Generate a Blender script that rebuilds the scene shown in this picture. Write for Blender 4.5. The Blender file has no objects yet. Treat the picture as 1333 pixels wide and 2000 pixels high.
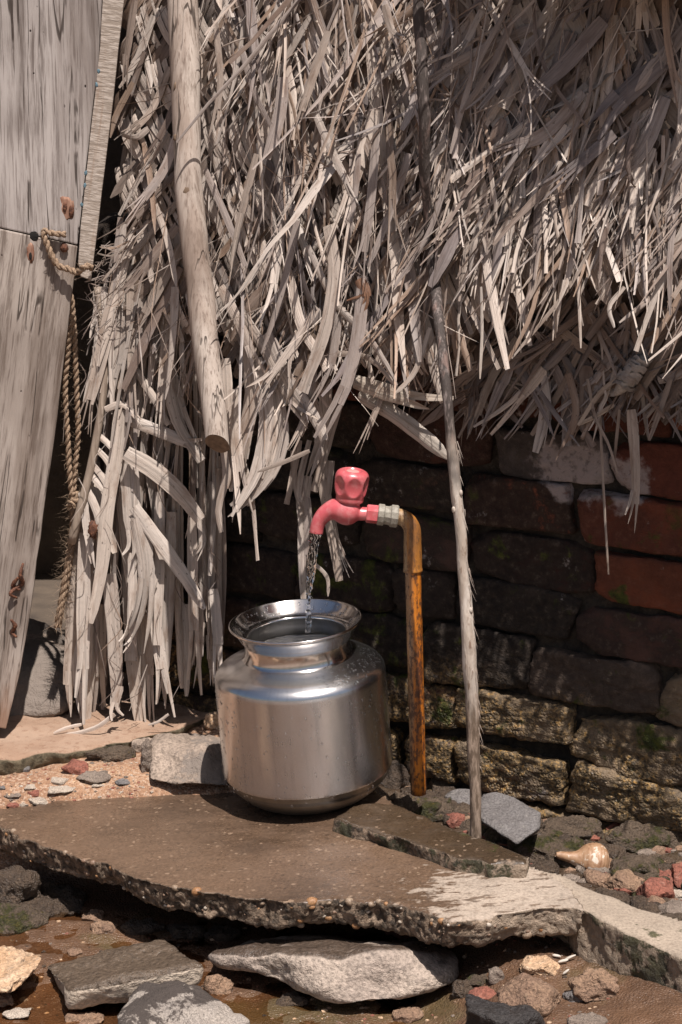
import bpy, bmesh, math, random
import numpy as np
from mathutils import Vector, Matrix
R = math.radians
rng = np.random.default_rng(7)
random.seed(7)
S = bpy.context.scene
COL = S.collection

# ------------------------------------------------------------------ camera, sky, sun, exposure
CAM = np.array([0.0, 0.0, 1.18]); PITCH = R(12.0); FPX = 70.0/36.0*2000.0
cd = bpy.data.cameras.new('camera'); cd.lens = 70; cd.sensor_fit = 'VERTICAL'; cd.sensor_height = 36; cd.sensor_width = 24
cd.clip_start = 0.05; cd.clip_end = 2000
co = bpy.data.objects.new('camera', cd); COL.objects.link(co)
co.location = CAM; co.rotation_euler = (math.pi/2-PITCH, 0, 0); S.camera = co
SUN_AZ, SUN_EL = R(21.0), R(65.0)          # azimuth measured to the right of the camera's back
SD = np.array([math.sin(SUN_AZ)*math.cos(SUN_EL), -math.cos(SUN_AZ)*math.cos(SUN_EL), math.sin(SUN_EL)])
W = bpy.data.worlds.new('World'); S.world = W; W.use_nodes = True
wn = W.node_tree; bg = wn.nodes['Background']; sk = wn.nodes.new('ShaderNodeTexSky')
sk.sky_type = 'NISHITA'; sk.sun_disc = False; sk.sun_elevation = SUN_EL; sk.sun_rotation = math.pi-SUN_AZ
sk.air_density = 1.0; sk.dust_density = 3.0
wn.links.new(sk.outputs[0], bg.inputs[0]); bg.inputs[1].default_value = 0.05
sl = bpy.data.lights.new('sun', 'SUN'); sl.energy = 5.0; sl.angle = R(0.5); sl.color = (1.0, 0.93, 0.875)
so = bpy.data.objects.new('sun', sl); COL.objects.link(so)
so.rotation_euler = Vector(SD).to_track_quat('Z', 'Y').to_euler()
S.view_settings.view_transform = 'Standard'; S.view_settings.look = 'None'
S.view_settings.exposure = 0.42; S.view_settings.gamma = 1.0

# ------------------------------------------------------------------ geometry helpers
CF = np.array([0, math.cos(PITCH), -math.sin(PITCH)]); CU = np.array([0, math.sin(PITCH), math.cos(PITCH)]); CR = np.array([1.0, 0, 0])
def ray(px, py): return CF + (px-666.5)/FPX*CR - (py-1000.0)/FPX*CU
def at_plane(px, py, P, n):
    d = ray(px, py); return CAM + d*(np.dot(np.asarray(P)-CAM, n)/np.dot(d, n))
def at_y(px, py, Y): return at_plane(px, py, (0, Y, 0), np.array([0, 1.0, 0]))
def at_z(px, py, Z): return at_plane(px, py, (0, 0, Z), np.array([0, 0, 1.0]))
def mpp(P): return float(np.dot(np.asarray(P)-CAM, CF))/FPX     # metres for one photograph pixel at P
def unit(v): v = np.asarray(v, float); return v/max(1e-9, np.linalg.norm(v))

def _h(ix, iy, iz, s):
    h = (ix.astype(np.int64)*374761393 + iy.astype(np.int64)*668265263 + iz.astype(np.int64)*2147483647 + s*974711) & 0x7fffffff
    h = ((h ^ (h >> 13))*1274126177) & 0x7fffffff
    h = ((h ^ (h >> 15))*2246822519) & 0x7fffffff
    return ((h ^ (h >> 16)) & 0xffff)/32767.5-1.0
def vnoise(P, s=0):
    P = np.asarray(P, float); f = np.floor(P); t = P-f; t = t*t*(3-2*t); i = f.astype(np.int64)
    r = 0
    for a in (0, 1):
        for b in (0, 1):
            for c in (0, 1):
                w = (t[:, 0] if a else 1-t[:, 0])*(t[:, 1] if b else 1-t[:, 1])*(t[:, 2] if c else 1-t[:, 2])
                r = r + w*_h(i[:, 0]+a, i[:, 1]+b, i[:, 2]+c, s)
    return r
def fbm(P, sc, o=4, s=0, rough=0.5):
    P = np.asarray(P, float); r = 0; a = 1.0; t = 0
    for k in range(o):
        r = r + a*vnoise(P*sc*(2.03**k)+17.3*k, s+k); t += a; a *= rough
    return r/t

def mesh_np(name, V, F, mat=None, smooth=True, uv=None, tint=None):
    me = bpy.data.meshes.new(name); V = np.asarray(V, float)
    if isinstance(F, np.ndarray):
        k = F.shape[1]; nf = len(F)
        me.vertices.add(len(V)); me.vertices.foreach_set('co', V.astype(np.float32).ravel())
        me.loops.add(nf*k); me.loops.foreach_set('vertex_index', F.astype(np.int32).ravel())
        me.polygons.add(nf); me.polygons.foreach_set('loop_start', np.arange(nf, dtype=np.int32)*k)
        me.polygons.foreach_set('loop_total', np.full(nf, k, np.int32)); me.update(calc_edges=True)
    else:
        me.from_pydata([tuple(v) for v in V], [], F)
    if smooth: me.polygons.foreach_set('use_smooth', np.ones(len(me.polygons), bool))
    if uv is not None:
        li = np.empty(len(me.loops), np.int32); me.loops.foreach_get('vertex_index', li)
        l = me.uv_layers.new(name='uv'); l.data.foreach_set('uv', np.asarray(uv, np.float32)[li].ravel())
    if tint is not None:
        a = me.attributes.new('tint', 'FLOAT_COLOR', 'POINT')
        tint = np.asarray(tint, np.float32); t4 = tint if tint.shape[1] == 4 else np.concatenate([tint, np.ones((len(V), 1), np.float32)], 1); a.data.foreach_set('color', t4.ravel())
    if mat is not None: me.materials.append(mat)
    me.validate(); me.update()
    return me
def link(name, me, parent=None):
    o = bpy.data.objects.new(name, me); COL.objects.link(o)
    if parent is not None: o.parent = parent
    return o
def tag(o, label=None, cat=None, group=None, kind=None):
    if label: o['label'] = label
    if cat: o['category'] = cat
    if group: o['group'] = group
    if kind: o['kind'] = kind
    return o
def thing(name, label, cat, loc=(0, 0, 0), group=None):
    o = bpy.data.objects.new(name, None); COL.objects.link(o); o.empty_display_size = 0.05
    o.location = loc; tag(o, label, cat, group)
    bpy.context.view_layer.update()
    return o
def child(name, me, par, kind=None):      # mesh in world coordinates, parented to an empty that may be moved
    o = link(name, me, par)
    loc = Vector((0, 0, 0)); p = par
    if par.type == 'MESH' and par.parent is not None: loc = Vector((0, 0, 0))      # a part made here already sits at the world's origin
    else:
        while p is not None: loc += p.location; p = p.parent
    o.matrix_parent_inverse = Matrix.Translation(-loc)
    if kind: o['kind'] = kind
    return o
class Acc:                                 # collects pieces into one mesh
    def __init__(s): s.V = []; s.F = []; s.n = 0
    def add(s, V, F):
        V = np.asarray(V, float); s.V.append(V); s.F += [tuple(int(i)+s.n for i in f) for f in F]; s.n += len(V); return s
    def mesh(s, name, mat, smooth=True): return mesh_np(name, np.concatenate(s.V), s.F, mat, smooth)
def frames(pts):
    pts = np.asarray(pts, float); T = np.gradient(pts, axis=0); T /= np.linalg.norm(T, axis=1)[:, None]+1e-12
    ref = np.array([0, 0, 1.0]) if abs(T[0][2]) < 0.85 else np.array([0, -1.0, 0])
    N = []; n = unit(ref-np.dot(ref, T[0])*T[0])
    for t in T: n = unit(n-np.dot(n, t)*t); N.append(n)
    N = np.array(N); return T, N, np.cross(T, N)
def tube(pts, rad, seg=12, caps=True, disp=None):
    pts = np.asarray(pts, float); k = len(pts); rad = np.broadcast_to(np.asarray(rad, float), (k,)) if np.ndim(rad) < 2 else rad
    T, N, B = frames(pts); th = np.arange(seg)/seg*2*math.pi
    ring = np.cos(th)[None, :, None]*N[:, None, :] + np.sin(th)[None, :, None]*B[:, None, :]
    V = pts[:, None, :]+ring*rad[:, None, None]
    if disp is not None: V = V+ring*disp(V.reshape(-1, 3)).reshape(k, seg, 1)
    V = V.reshape(-1, 3); F = []
    for i in range(k-1):
        for j in range(seg):
            a = i*seg+j; b = i*seg+(j+1) % seg; F.append((a, b, b+seg, a+seg))
    if caps:
        V = np.concatenate([V, pts[:1], pts[-1:]]); c0 = k*seg; c1 = c0+1
        for j in range(seg):
            F.append((c0, (j+1) % seg, j)); F.append((c1, (k-1)*seg+j, (k-1)*seg+(j+1) % seg))
    return V, F
def spline(P, n):
    P = np.asarray(P, float); m = len(P); d = np.concatenate([[0], np.cumsum(np.linalg.norm(np.diff(P[:, :3], axis=0), axis=1))])
    d /= d[-1]; t = np.linspace(0, 1, n); out = []
    Tn = np.gradient(P, d, axis=0)
    for x in t:
        i = min(m-2, int(np.searchsorted(d, x, 'right')-1)); h = d[i+1]-d[i]; u = (x-d[i])/h
        out.append((2*u**3-3*u**2+1)*P[i]+(u**3-2*u**2+u)*h*Tn[i]+(-2*u**3+3*u**2)*P[i+1]+(u**3-u**2)*h*Tn[i+1])
    return np.array(out)
def lathe(prof, seg=96, closed=False):
    prof = np.asarray(prof, float); k = len(prof); th = np.arange(seg)/seg*2*math.pi
    V = np.stack([prof[:, 0][:, None]*np.cos(th), prof[:, 0][:, None]*np.sin(th), np.repeat(prof[:, 1][:, None], seg, 1)], -1).reshape(-1, 3)
    i, j = np.meshgrid(np.arange(k-1), np.arange(seg), indexing='ij'); a = i*seg+j; b = i*seg+(j+1) % seg
    return V, np.stack([a, b, b+seg, a+seg], -1).reshape(-1, 4)
_ico = {}
def ico(n):
    if n not in _ico:
        bm = bmesh.new(); bmesh.ops.create_icosphere(bm, subdivisions=n, radius=1.0)
        _ico[n] = (np.array([v.co[:] for v in bm.verts]), np.array([[v.index for v in f.verts] for f in bm.faces])); bm.free()
    return _ico[n]
def halfspace_solid(N, D, sub=4, p=16.0):
    """star-shaped solid { x : N.x <= D } with edges softened by a p-norm"""
    d, F = ico(sub); q = np.maximum(0, d @ np.asarray(N).T/np.asarray(D)[None, :])
    r = 1.0/np.maximum(1e-6, (q**p).sum(1)**(1/p)); return d*r[:, None], F
def rock_shape(seed, sub=4, planes=14, p=18.0, flat=0.0):
    g = np.random.default_rng(seed); N = g.normal(size=(planes, 3)); N /= np.linalg.norm(N, axis=1)[:, None]
    D = g.uniform(0.72, 1.0, planes)
    N = np.concatenate([N, np.eye(3), -np.eye(3)]); D = np.concatenate([D, np.full(6, 1.0)])
    if flat: D[-1] = flat
    V, F = halfspace_solid(N, D, sub, p)
    lo, hi = V.min(0), V.max(0); return (V-(lo+hi)/2)/((hi-lo)/2), F
def normals(V, F):
    n = np.zeros_like(V); f = np.cross(V[F[:, 1]]-V[F[:, 0]], V[F[:, 2]]-V[F[:, 0]])
    for k in range(F.shape[1]): np.add.at(n, F[:, k], f)
    return n/(np.linalg.norm(n, axis=1)[:, None]+1e-12)
def smooth01(x): x = np.clip(x, 0, 1); return x*x*(3-2*x)

# ------------------------------------------------------------------ material helpers
class M:
    def __init__(s, name):
        s.m = bpy.data.materials.new(name); s.m.use_nodes = True; s.t = s.m.node_tree; s.t.nodes.clear()
        s.out = s.t.nodes.new('ShaderNodeOutputMaterial')
    def n(s, ty, ins=None, **kw):
        nd = s.t.nodes.new(ty)
        for k, v in kw.items(): setattr(nd, k, v)
        for k, v in (ins or {}).items(): s.set(nd.inputs[k], v)
        return nd
    def set(s, sock, v):
        if isinstance(v, bpy.types.NodeSocket): s.t.links.new(v, sock)
        elif isinstance(v, (tuple, list)) and len(v) == 3 and sock.type == 'RGBA': sock.default_value = (*v, 1)
        else: sock.default_value = v
    def pos(s): return s.n('ShaderNodeNewGeometry').outputs['Position']
    def nrm(s): return s.n('ShaderNodeNewGeometry').outputs['Normal']
    def obj(s): return s.n('ShaderNodeTexCoord').outputs['Object']
    def uv(s): return s.n('ShaderNodeTexCoord').outputs['UV']
    def attr(s, a): return s.n('ShaderNodeAttribute', attribute_name=a).outputs['Color']
    def alpha(s, a): return s.n('ShaderNodeAttribute', attribute_name=a).outputs['Alpha']
    def rnd(s): return s.n('ShaderNodeObjectInfo').outputs['Random']
    def map(s, v, sc=(1, 1, 1), loc=(0, 0, 0), rot=(0, 0, 0)): return s.n('ShaderNodeMapping', {'Vector': v, 'Scale': sc, 'Location': loc, 'Rotation': rot}).outputs[0]
    def noise(s, v, sc, det=4, ro=0.55, dist=0.0): return s.n('ShaderNodeTexNoise', {'Vector': v, 'Scale': sc, 'Detail': det, 'Roughness': ro, 'Distortion': dist}).outputs[0]
    def voro(s, v, sc, feat='F1', out='Distance', rand=1.0): return s.n('ShaderNodeTexVoronoi', {'Vector': v, 'Scale': sc, 'Randomness': rand}, feature=feat).outputs[out]
    def ramp(s, f, stops, interp='LINEAR'):
        nd = s.n('ShaderNodeValToRGB', {'Fac': f}); r = nd.color_ramp; r.interpolation = interp
        while len(r.elements) < len(stops): r.elements.new(0.5)
        for e, (p, c) in zip(r.elements, stops):
            e.position = p; e.color = (*c, 1) if isinstance(c, (tuple, list)) else (c, c, c, 1)
        return nd.outputs[0]
    def mix(s, f, a, b, mode='MIX'):
        nd = s.n('ShaderNodeMix', data_type='RGBA', blend_type=mode); s.set(nd.inputs[0], f); s.set(nd.inputs[6], a); s.set(nd.inputs[7], b); return nd.outputs[2]
    def math(s, op, a, b=0.0, clamp=False):
        nd = s.n('ShaderNodeMath', operation=op, use_clamp=clamp); s.set(nd.inputs[0], a); s.set(nd.inputs[1], b); return nd.outputs[0]
    def sep(s, v): o = s.n('ShaderNodeSeparateXYZ', {0: v}).outputs; return o[0], o[1], o[2]
    def rng(s, v, a, b, c=0.0, d=1.0): return s.n('ShaderNodeMapRange', {0: v, 1: a, 2: b, 3: c, 4: d}, interpolation_type='SMOOTHSTEP').outputs[0]
    def bump(s, h, st=0.5, d=0.01, nrm=None):
        nd = s.n('ShaderNodeBump', {'Height': h, 'Strength': st, 'Distance': d})
        if nrm is not None: s.set(nd.inputs['Normal'], nrm)
        return nd.outputs[0]
    def pbr(s, col, rough=0.7, nrm=None, **kw):
        ins = {'Base Color': col, 'Roughness': rough}
        if nrm is not None: ins['Normal'] = nrm
        ins.update({k.replace('_', ' '): v for k, v in kw.items()})
        b = s.n('ShaderNodeBsdfPrincipled', ins); s.t.links.new(b.outputs[0], s.out.inputs[0]); return s.m

# ---- dry palm leaf
def mat_leaf():
    m = M('dry_palm_leaf'); uv = m.uv(); t = m.attr('tint')
    g = m.noise(m.map(uv, (230, 5, 1)), 1.0, 4, 0.7); g2 = m.noise(m.map(uv, (60, 16, 1)), 1.0, 4, 0.6); sp = m.noise(m.map(uv, (260, 90, 1)), 1.0, 2, 0.5)
    c = m.mix(1.0, t, m.ramp(g, [(0.30, 0.42), (0.45, 0.86), (0.6, 1.05), (0.74, 1.28)]), 'MULTIPLY')
    c = m.mix(m.rng(g2, 0.48, 0.74, 0, 0.75), c, m.mix(1.0, t, (0.50, 0.40, 0.34), 'MULTIPLY'))
    c = m.mix(m.rng(g2, 0.44, 0.24, 0, 0.4), c, (0.47, 0.43, 0.41))
    c = m.mix(m.rng(sp, 0.66, 0.74, 0, 0.75), c, (0.06, 0.045, 0.035))
    b = m.bump(m.math('ADD', g, m.math('MULTIPLY', sp, 0.3)), 0.8, 0.002)
    return m.pbr(c, m.rng(g, 0.3, 0.7, 0.6, 0.42), b, Specular_IOR_Level=0.5)
# ---- wood with grain along local z of the given mapping
def mat_wood(name, base, dark, pale, rot=(0, 0, 0), sc=26, dirt=None, rough=0.75, streak=0.45):
    m = M(name); p = m.map(m.obj(), (1, 1, 1), rot=rot)
    g = m.noise(m.map(p, (1, 1, 0.05)), sc*8, 7, 0.74, 0.2); g2 = m.noise(m.map(p, (1, 1, 0.12)), sc, 5, 0.6, 0.4); fi = m.noise(m.map(p, (1, 1, 0.02)), sc*24, 3, 0.5)
    big = m.noise(p, 5.0, 3, 0.5)
    c = m.mix(m.rng(g2, 0.40, 0.60), base, pale); c = m.mix(m.rng(g, 0.48, 0.64, 0, streak), c, dark); c = m.mix(m.rng(g, 0.42, 0.30, 0, 0.5), c, pale)
    c = m.mix(m.rng(fi, 0.54, 0.68, 0, 0.6), c, dark); c = m.mix(m.rng(big, 0.5, 0.7, 0, 0.35), c, dark)
    st_ = m.noise(m.map(p, (1, 1, 0.04)), 34, 4, 0.6); c = m.mix(m.rng(st_, 0.54, 0.68, 0, 0.55), c, dark); c = m.mix(m.rng(st_, 0.44, 0.32, 0, 0.4), c, pale)
    holes = m.voro(m.map(p, (1, 1, 0.6)), 42); hm = m.math('MULTIPLY', m.rng(holes, 0.085, 0.05), m.rng(m.noise(p, 60, 2), 0.5, 0.6))
    c = m.mix(hm, c, (0.02, 0.012, 0.01))
    ck = m.math('ABSOLUTE', m.math('SUBTRACT', m.noise(m.map(p, (1, 1, 0.028)), 26, 3, 0.5, 0.2), 0.5)); ckm = m.math('MULTIPLY', m.rng(ck, 0.014, 0.004), m.rng(m.noise(p, 11, 3), 0.42, 0.55)); c = m.mix(m.math('MULTIPLY', ckm, 0.85), c, (0.03, 0.02, 0.015))
    if dirt is not None:
        z = m.sep(m.pos())[2]; d = m.math('ADD', z, m.math('MULTIPLY', m.noise(m.map(p, (1, 1, 0.3)), 18, 4), 0.35))
        c = m.mix(m.rng(d, dirt[0]+0.17, dirt[0]-0.02+0.17-0.14, 0, 0.75), c, dirt[1])
    h = m.math('SUBTRACT', m.math('ADD', m.math('MULTIPLY', g, 0.7), m.math('MULTIPLY', fi, 0.5)), m.math('ADD', hm, ckm))
    return m.pbr(c, rough, m.bump(h, 0.55, 0.003), Specular_IOR_Level=0.25)
def mat_stone(name, c1, c2, c3, wet=0.0, sc=14.0, blotch=None, moss=0.0, wettop=None, rough=0.85, bumpd=0.006, layered=False):
    """c1/c2 mottling, c3 specks; blotch = colour of large lichen patches; wettop = dark film where water lies on upward faces"""
    m = M(name); p = m.obj(); o = m.n('ShaderNodeVectorMath', {0: p, 1: m.n('ShaderNodeCombineXYZ', {0: m.math('MULTIPLY', m.rnd(), 9.0)}).outputs[0]}, operation='ADD').outputs[0]
    if layered: o2 = m.map(o, (1, 1, 4.5), rot=(0.15, 0.35, 0))
    else: o2 = o
    a = m.noise(o2, sc, 6, 0.62); b = m.noise(o, sc*7, 4, 0.65); f = m.noise(o, sc*17, 4, 0.68); big = m.noise(o, sc*0.42, 4, 0.55, 0.4)
    c = m.mix(m.rng(a, 0.34, 0.66), c1, c2); c = m.mix(m.rng(b, 0.55, 0.72, 0, 0.7), c, c3)
    c = m.mix(1.0, c, m.ramp(f, [(0.3, 0.45), (0.5, 0.95), (0.7, 1.35)]), 'MULTIPLY'); c = m.mix(m.rng(f, 0.66, 0.76, 0, 0.5), c, (0.05, 0.04, 0.035))
    if blotch is not None: c = m.mix(m.rng(m.math('ADD', big, m.math('MULTIPLY', b, 0.2)), 0.57, 0.61), c, blotch)
    ro = rough
    if moss > 0:
        mm = m.rng(m.math('ADD', m.noise(o, 9, 5, 0.7), m.math('MULTIPLY', b, 0.25)), 0.74-moss*0.3, 0.82-moss*0.3, 0, 0.9)
        c = m.mix(mm, c, m.ramp(b, [(0.35, (0.018, 0.022, 0.006)), (0.6, (0.075, 0.075, 0.018)), (0.75, (0.22, 0.14, 0.03))]))
    w = wet
    if wettop is not None:
        nz = m.sep(m.nrm())[2]; w = m.rng(m.math('ADD', nz, m.math('MULTIPLY', m.math('SUBTRACT', big, 0.5), 2.2)), wettop, wettop+0.16)
    c = m.mix(m.math('MULTIPLY', w, 0.9) if wettop is not None else 0.62*wet, c, m.mix(1.0, c, (0.16, 0.13, 0.11), 'MULTIPLY'))
    ro = m.mix(w, (rough,)*3, m.ramp(b, [(0.3, 0.2), (0.7, 0.42)]))
    h = m.math('ADD', m.math('ADD', m.math('MULTIPLY', a, 0.7), m.math('MULTIPLY', b, 0.5)), m.math('MULTIPLY', f, 0.25))
    return m.pbr(c, ro, m.bump(h, 1.0, bumpd*2.2), Specular_IOR_Level=0.4)
def mat_brick():
    m = M('old_brick'); p = m.pos(); t = m.attr('tint'); x, y, z = m.sep(p)
    a = m.noise(p, 16, 5, 0.6); b = m.noise(p, 70, 5, 0.65); f = m.noise(p, 330, 3, 0.6); g = m.noise(p, 7, 5, 0.62, 0.3)
    c = m.mix(1.0, t, m.ramp(b, [(0.3, 0.68), (0.6, 1.05), (0.8, 1.3)]), 'MULTIPLY')
    # soot-black algae film, strongest on the older left and lower bricks
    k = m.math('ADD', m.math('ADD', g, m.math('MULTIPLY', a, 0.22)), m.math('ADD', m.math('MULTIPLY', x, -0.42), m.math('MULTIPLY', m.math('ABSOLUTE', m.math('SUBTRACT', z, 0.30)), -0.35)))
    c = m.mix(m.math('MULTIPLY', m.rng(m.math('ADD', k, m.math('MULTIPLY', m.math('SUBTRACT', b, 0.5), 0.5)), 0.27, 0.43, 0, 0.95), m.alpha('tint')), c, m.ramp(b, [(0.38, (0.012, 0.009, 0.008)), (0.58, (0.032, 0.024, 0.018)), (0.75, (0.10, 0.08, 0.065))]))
    # lime bloom
    c = m.mix(m.math('MULTIPLY', m.rng(m.noise(p, 11, 6, 0.7), 0.62, 0.68), m.rng(b, 0.40, 0.56, 0, 0.85)), c, (0.34, 0.305, 0.29))
    PC = at_plane(1150, 925, W0, wnb); dd_ = m.n('ShaderNodeVectorMath', {0: m.map(p, (1, 1, 2.1), loc=(0, 0, -1.1*PC[2])), 1: tuple(PC)}, operation='DISTANCE').outputs['Value']
    c = m.mix(m.math('MULTIPLY', m.rng(m.math('ADD', dd_, m.math('MULTIPLY', m.math('SUBTRACT', a, 0.5), 0.22)), 0.115, 0.085), m.rng(b, 0.3, 0.5, 0.3, 0.9)), c, (0.36, 0.31, 0.30))
    # moss and ochre lichen low down, its ochre lightened to stand for sunlight
    lo = m.rng(m.math('ADD', z, m.math('MULTIPLY', g, 0.25)), 0.34, 0.20)
    lich = m.ramp(m.noise(p, 150, 3, 0.6), [(0.36, (0.03, 0.023, 0.013)), (0.49, (0.12, 0.083, 0.045)), (0.60, (0.28, 0.185, 0.085)), (0.72, (0.48, 0.25, 0.05))])
    c = m.mix(m.math('MULTIPLY', lo, m.rng(m.noise(p, 19, 5, 0.65), 0.40, 0.52, 0, 0.9)), c, lich)
    gm = m.math('MULTIPLY', m.rng(m.noise(p, 12, 5, 0.7, 0.3), 0.56, 0.66), m.rng(z, 0.62, 0.40))
    c = m.mix(gm, c, m.ramp(b, [(0.35, (0.02, 0.026, 0.006)), (0.6, (0.075, 0.085, 0.014)), (0.8, (0.16, 0.16, 0.03))]))
    h = m.math('ADD', m.math('ADD', m.math('MULTIPLY', a, 0.5), m.math('MULTIPLY', b, 0.7)), m.math('MULTIPLY', f, 0.3))
    lump = m.math('MULTIPLY', m.math('SUBTRACT', 1.0, m.voro(p, 210)), m.math('MULTIPLY', m.math('MULTIPLY', lo, m.rng(a, 0.4, 0.6)), 0.55))
    ro = m.mix(lo, (0.9,)*3, m.ramp(b, [(0.4, 0.35), (0.6, 0.75)]))
    return m.pbr(c, ro, m.bump(m.math('ADD', h, lump), 0.9, 0.008), Specular_IOR_Level=0.35)
def mat_mortar():
    m = M('crumbling_mortar'); p = m.pos(); b = m.noise(p, 60, 6, 0.7); g = m.noise(p, 9, 4, 0.6)
    c = m.mix(m.rng(g, 0.4, 0.6), m.ramp(b, [(0.35, (0.012, 0.009, 0.007)), (0.7, (0.045, 0.035, 0.025))]), m.ramp(b, [(0.35, (0.02, 0.016, 0.012)), (0.7, (0.09, 0.07, 0.05))]))
    return m.pbr(c, 0.9, m.bump(b, 1.0, 0.012))
def mat_concrete(name, drymask, pale=(0.37, 0.30, 0.24), wetc=(0.118, 0.075, 0.049), mossy=0.0):
    """drymask(m, p) -> socket, 1 where the concrete has dried"""
    m = M(name); p = m.pos(); a = m.noise(p, 9, 5, 0.6); b = m.noise(p, 55, 5, 0.65); f = m.noise(p, 230, 4, 0.7); x, y, z = m.sep(p); nz = m.sep(m.nrm())[2]
    streak = m.noise(m.map(p, (14, 60, 14), rot=(0, 0, 0.12)), 1.0, 6, 0.72)
    pal = m.mix(m.rng(a, 0.35, 0.65), pale, tuple(q*0.8 for q in pale)); pal = m.mix(1.0, pal, m.ramp(f, [(0.3, 0.6), (0.5, 1.0), (0.7, 1.25)]), 'MULTIPLY'); pal = m.mix(m.rng(b, 0.52, 0.7, 0, 0.5), pal, (0.17, 0.125, 0.09))
    we = m.mix(m.rng(a, 0.3, 0.7), wetc, tuple(q*0.72 for q in wetc)); we = m.mix(m.rng(streak, 0.42, 0.66, 0, 0.6), we, tuple(q*0.5 for q in wetc)); we = m.mix(m.rng(m.noise(p, 3.2, 3, 0.5), 0.42, 0.62, 0, 0.55), we, tuple(q*1.45 for q in wetc)); we = m.mix(m.rng(m.noise(m.map(p, (40, 110, 40)), 1.0, 3, 0.6), 0.68, 0.74, 0, 0.8), we, (0.40, 0.28, 0.19))
    we = m.mix(1.0, we, m.ramp(f, [(0.28, 0.62), (0.5, 0.98), (0.72, 1.4)]), 'MULTIPLY'); gv = m.n('ShaderNodeSeparateColor', {0: m.voro(p, 210, out='Color')}).outputs[0]; we = m.mix(m.rng(gv, 0.975, 0.99, 0, 0.6), we, (0.30, 0.21, 0.145)); we = m.mix(m.rng(gv, 0.05, 0.02, 0, 0.4), we, (0.04, 0.028, 0.02))
    d = drymask(m, p, streak, a, b)
    c = m.mix(d, we, pal)
    side = m.rng(nz, 0.72, 0.45)
    vc = m.n('ShaderNodeSeparateColor', {0: m.voro(p, 120, out='Color')}).outputs[0]; sc = m.ramp(m.math('ADD', m.math('MULTIPLY', m.noise(p, 75, 5, 0.7), 0.75), m.math('MULTIPLY', vc, 0.25)), [(0.34, (0.04, 0.028, 0.019)), (0.47, (0.13, 0.092, 0.062)), (0.6, (0.27, 0.19, 0.13)), (0.75, (0.44, 0.33, 0.24))])
    scd = m.mix(m.rng(x, 0.16, 0.24), sc, m.mix(0.6, sc, (0.40, 0.31, 0.23)))
    c = m.mix(side, c, scd)
    if mossy: c = m.mix(m.rng(m.math('ADD', m.noise(p, 14, 5, 0.7), m.math('MULTIPLY', side, 0.12)), 0.64-mossy*0.2, 0.70-mossy*0.2, 0, 0.9), c, m.ramp(b, [(0.35, (0.014, 0.015, 0.006)), (0.65, (0.055, 0.054, 0.018))]))
    ro = m.mix(d, m.ramp(m.noise(p, 24, 5, 0.65), [(0.32, 0.08), (0.62, 0.46)]), (0.92,)*3); ro = m.mix(side, ro, (0.62,)*3)
    h = m.math('ADD', m.math('MULTIPLY', f, 0.25), m.math('ADD', m.math('MULTIPLY', streak, 0.25), m.math('MULTIPLY', m.math('MULTIPLY', m.noise(p, 130, 5, 0.7), side), 9.0)))
    return m.pbr(c, ro, m.bump(h, 0.6, 0.004), Specular_IOR_Level=0.45)

LEAF = mat_leaf()
# ------------------------------------------------------------------ ground
def yb(x): return np.interp(x, [-40, -0.9, -0.55, -0.2, 0.1, 0.3, 0.45, 0.75, 40], [3.2, 3.22, 3.2, 3.16, 3.04, 2.72, 2.55, 2.2, 2.2])
def slabz(x): return 0.075*np.asarray(x)
def gz(x, y):
    x = np.asarray(x, float); y = np.asarray(y, float)
    hi = np.interp(x, [-2, -0.9, -0.1, 0.15, 0.45, 2], [-0.075, -0.075, -0.020, -0.055, -0.06, -0.06])
    hi = hi+0.040*smooth01((y-3.22)/0.16)*smooth01((-0.05-x)/0.1)
    t = smooth01((y-yb(x))/0.13); lo = -0.150+0.090*smooth01((x-0.08)/0.22)+0.035*smooth01((x-0.30)/0.18)
    z = lo+(hi-lo)*t
    P = np.stack([x.ravel(), y.ravel(), 0*x.ravel()], 1)
    near = np.exp(-(np.maximum(0, np.abs(P[:, 1]-3.0)-1.2)/2.0)**2)
    return z+((0.010*fbm(P, 7.0, 4, 3)+0.005*fbm(P, 40.0, 3, 9)*near).reshape(x.shape))
def on_ground(px, py):
    d = ray(px, py); d = d/d[1]
    Y = np.linspace(2.3, 4.0, 900); X = CAM[0]+d[0]*Y; Z = CAM[2]+d[2]*Y
    k = int(np.argmax(Z < gz(X, Y))); return np.array([X[k], Y[k], Z[k]])
xs = np.unique(np.concatenate([np.linspace(-60, -1, 24), np.linspace(-0.95, 0.95, 230), np.linspace(1, 60, 24)]))
ys = np.unique(np.concatenate([np.linspace(-80, 2.3, 40), np.linspace(2.32, 3.9, 190), np.linspace(3.95, 60, 24)]))
X, Y = np.meshgrid(xs, ys, indexing='ij'); Z = gz(X, Y); nx, ny = X.shape
i, j = np.meshgrid(np.arange(nx-1), np.arange(ny-1), indexing='ij'); a = i*ny+j
GF = np.stack([a, a+ny, a+ny+1, a+1], -1).reshape(-1, 4)
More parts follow.
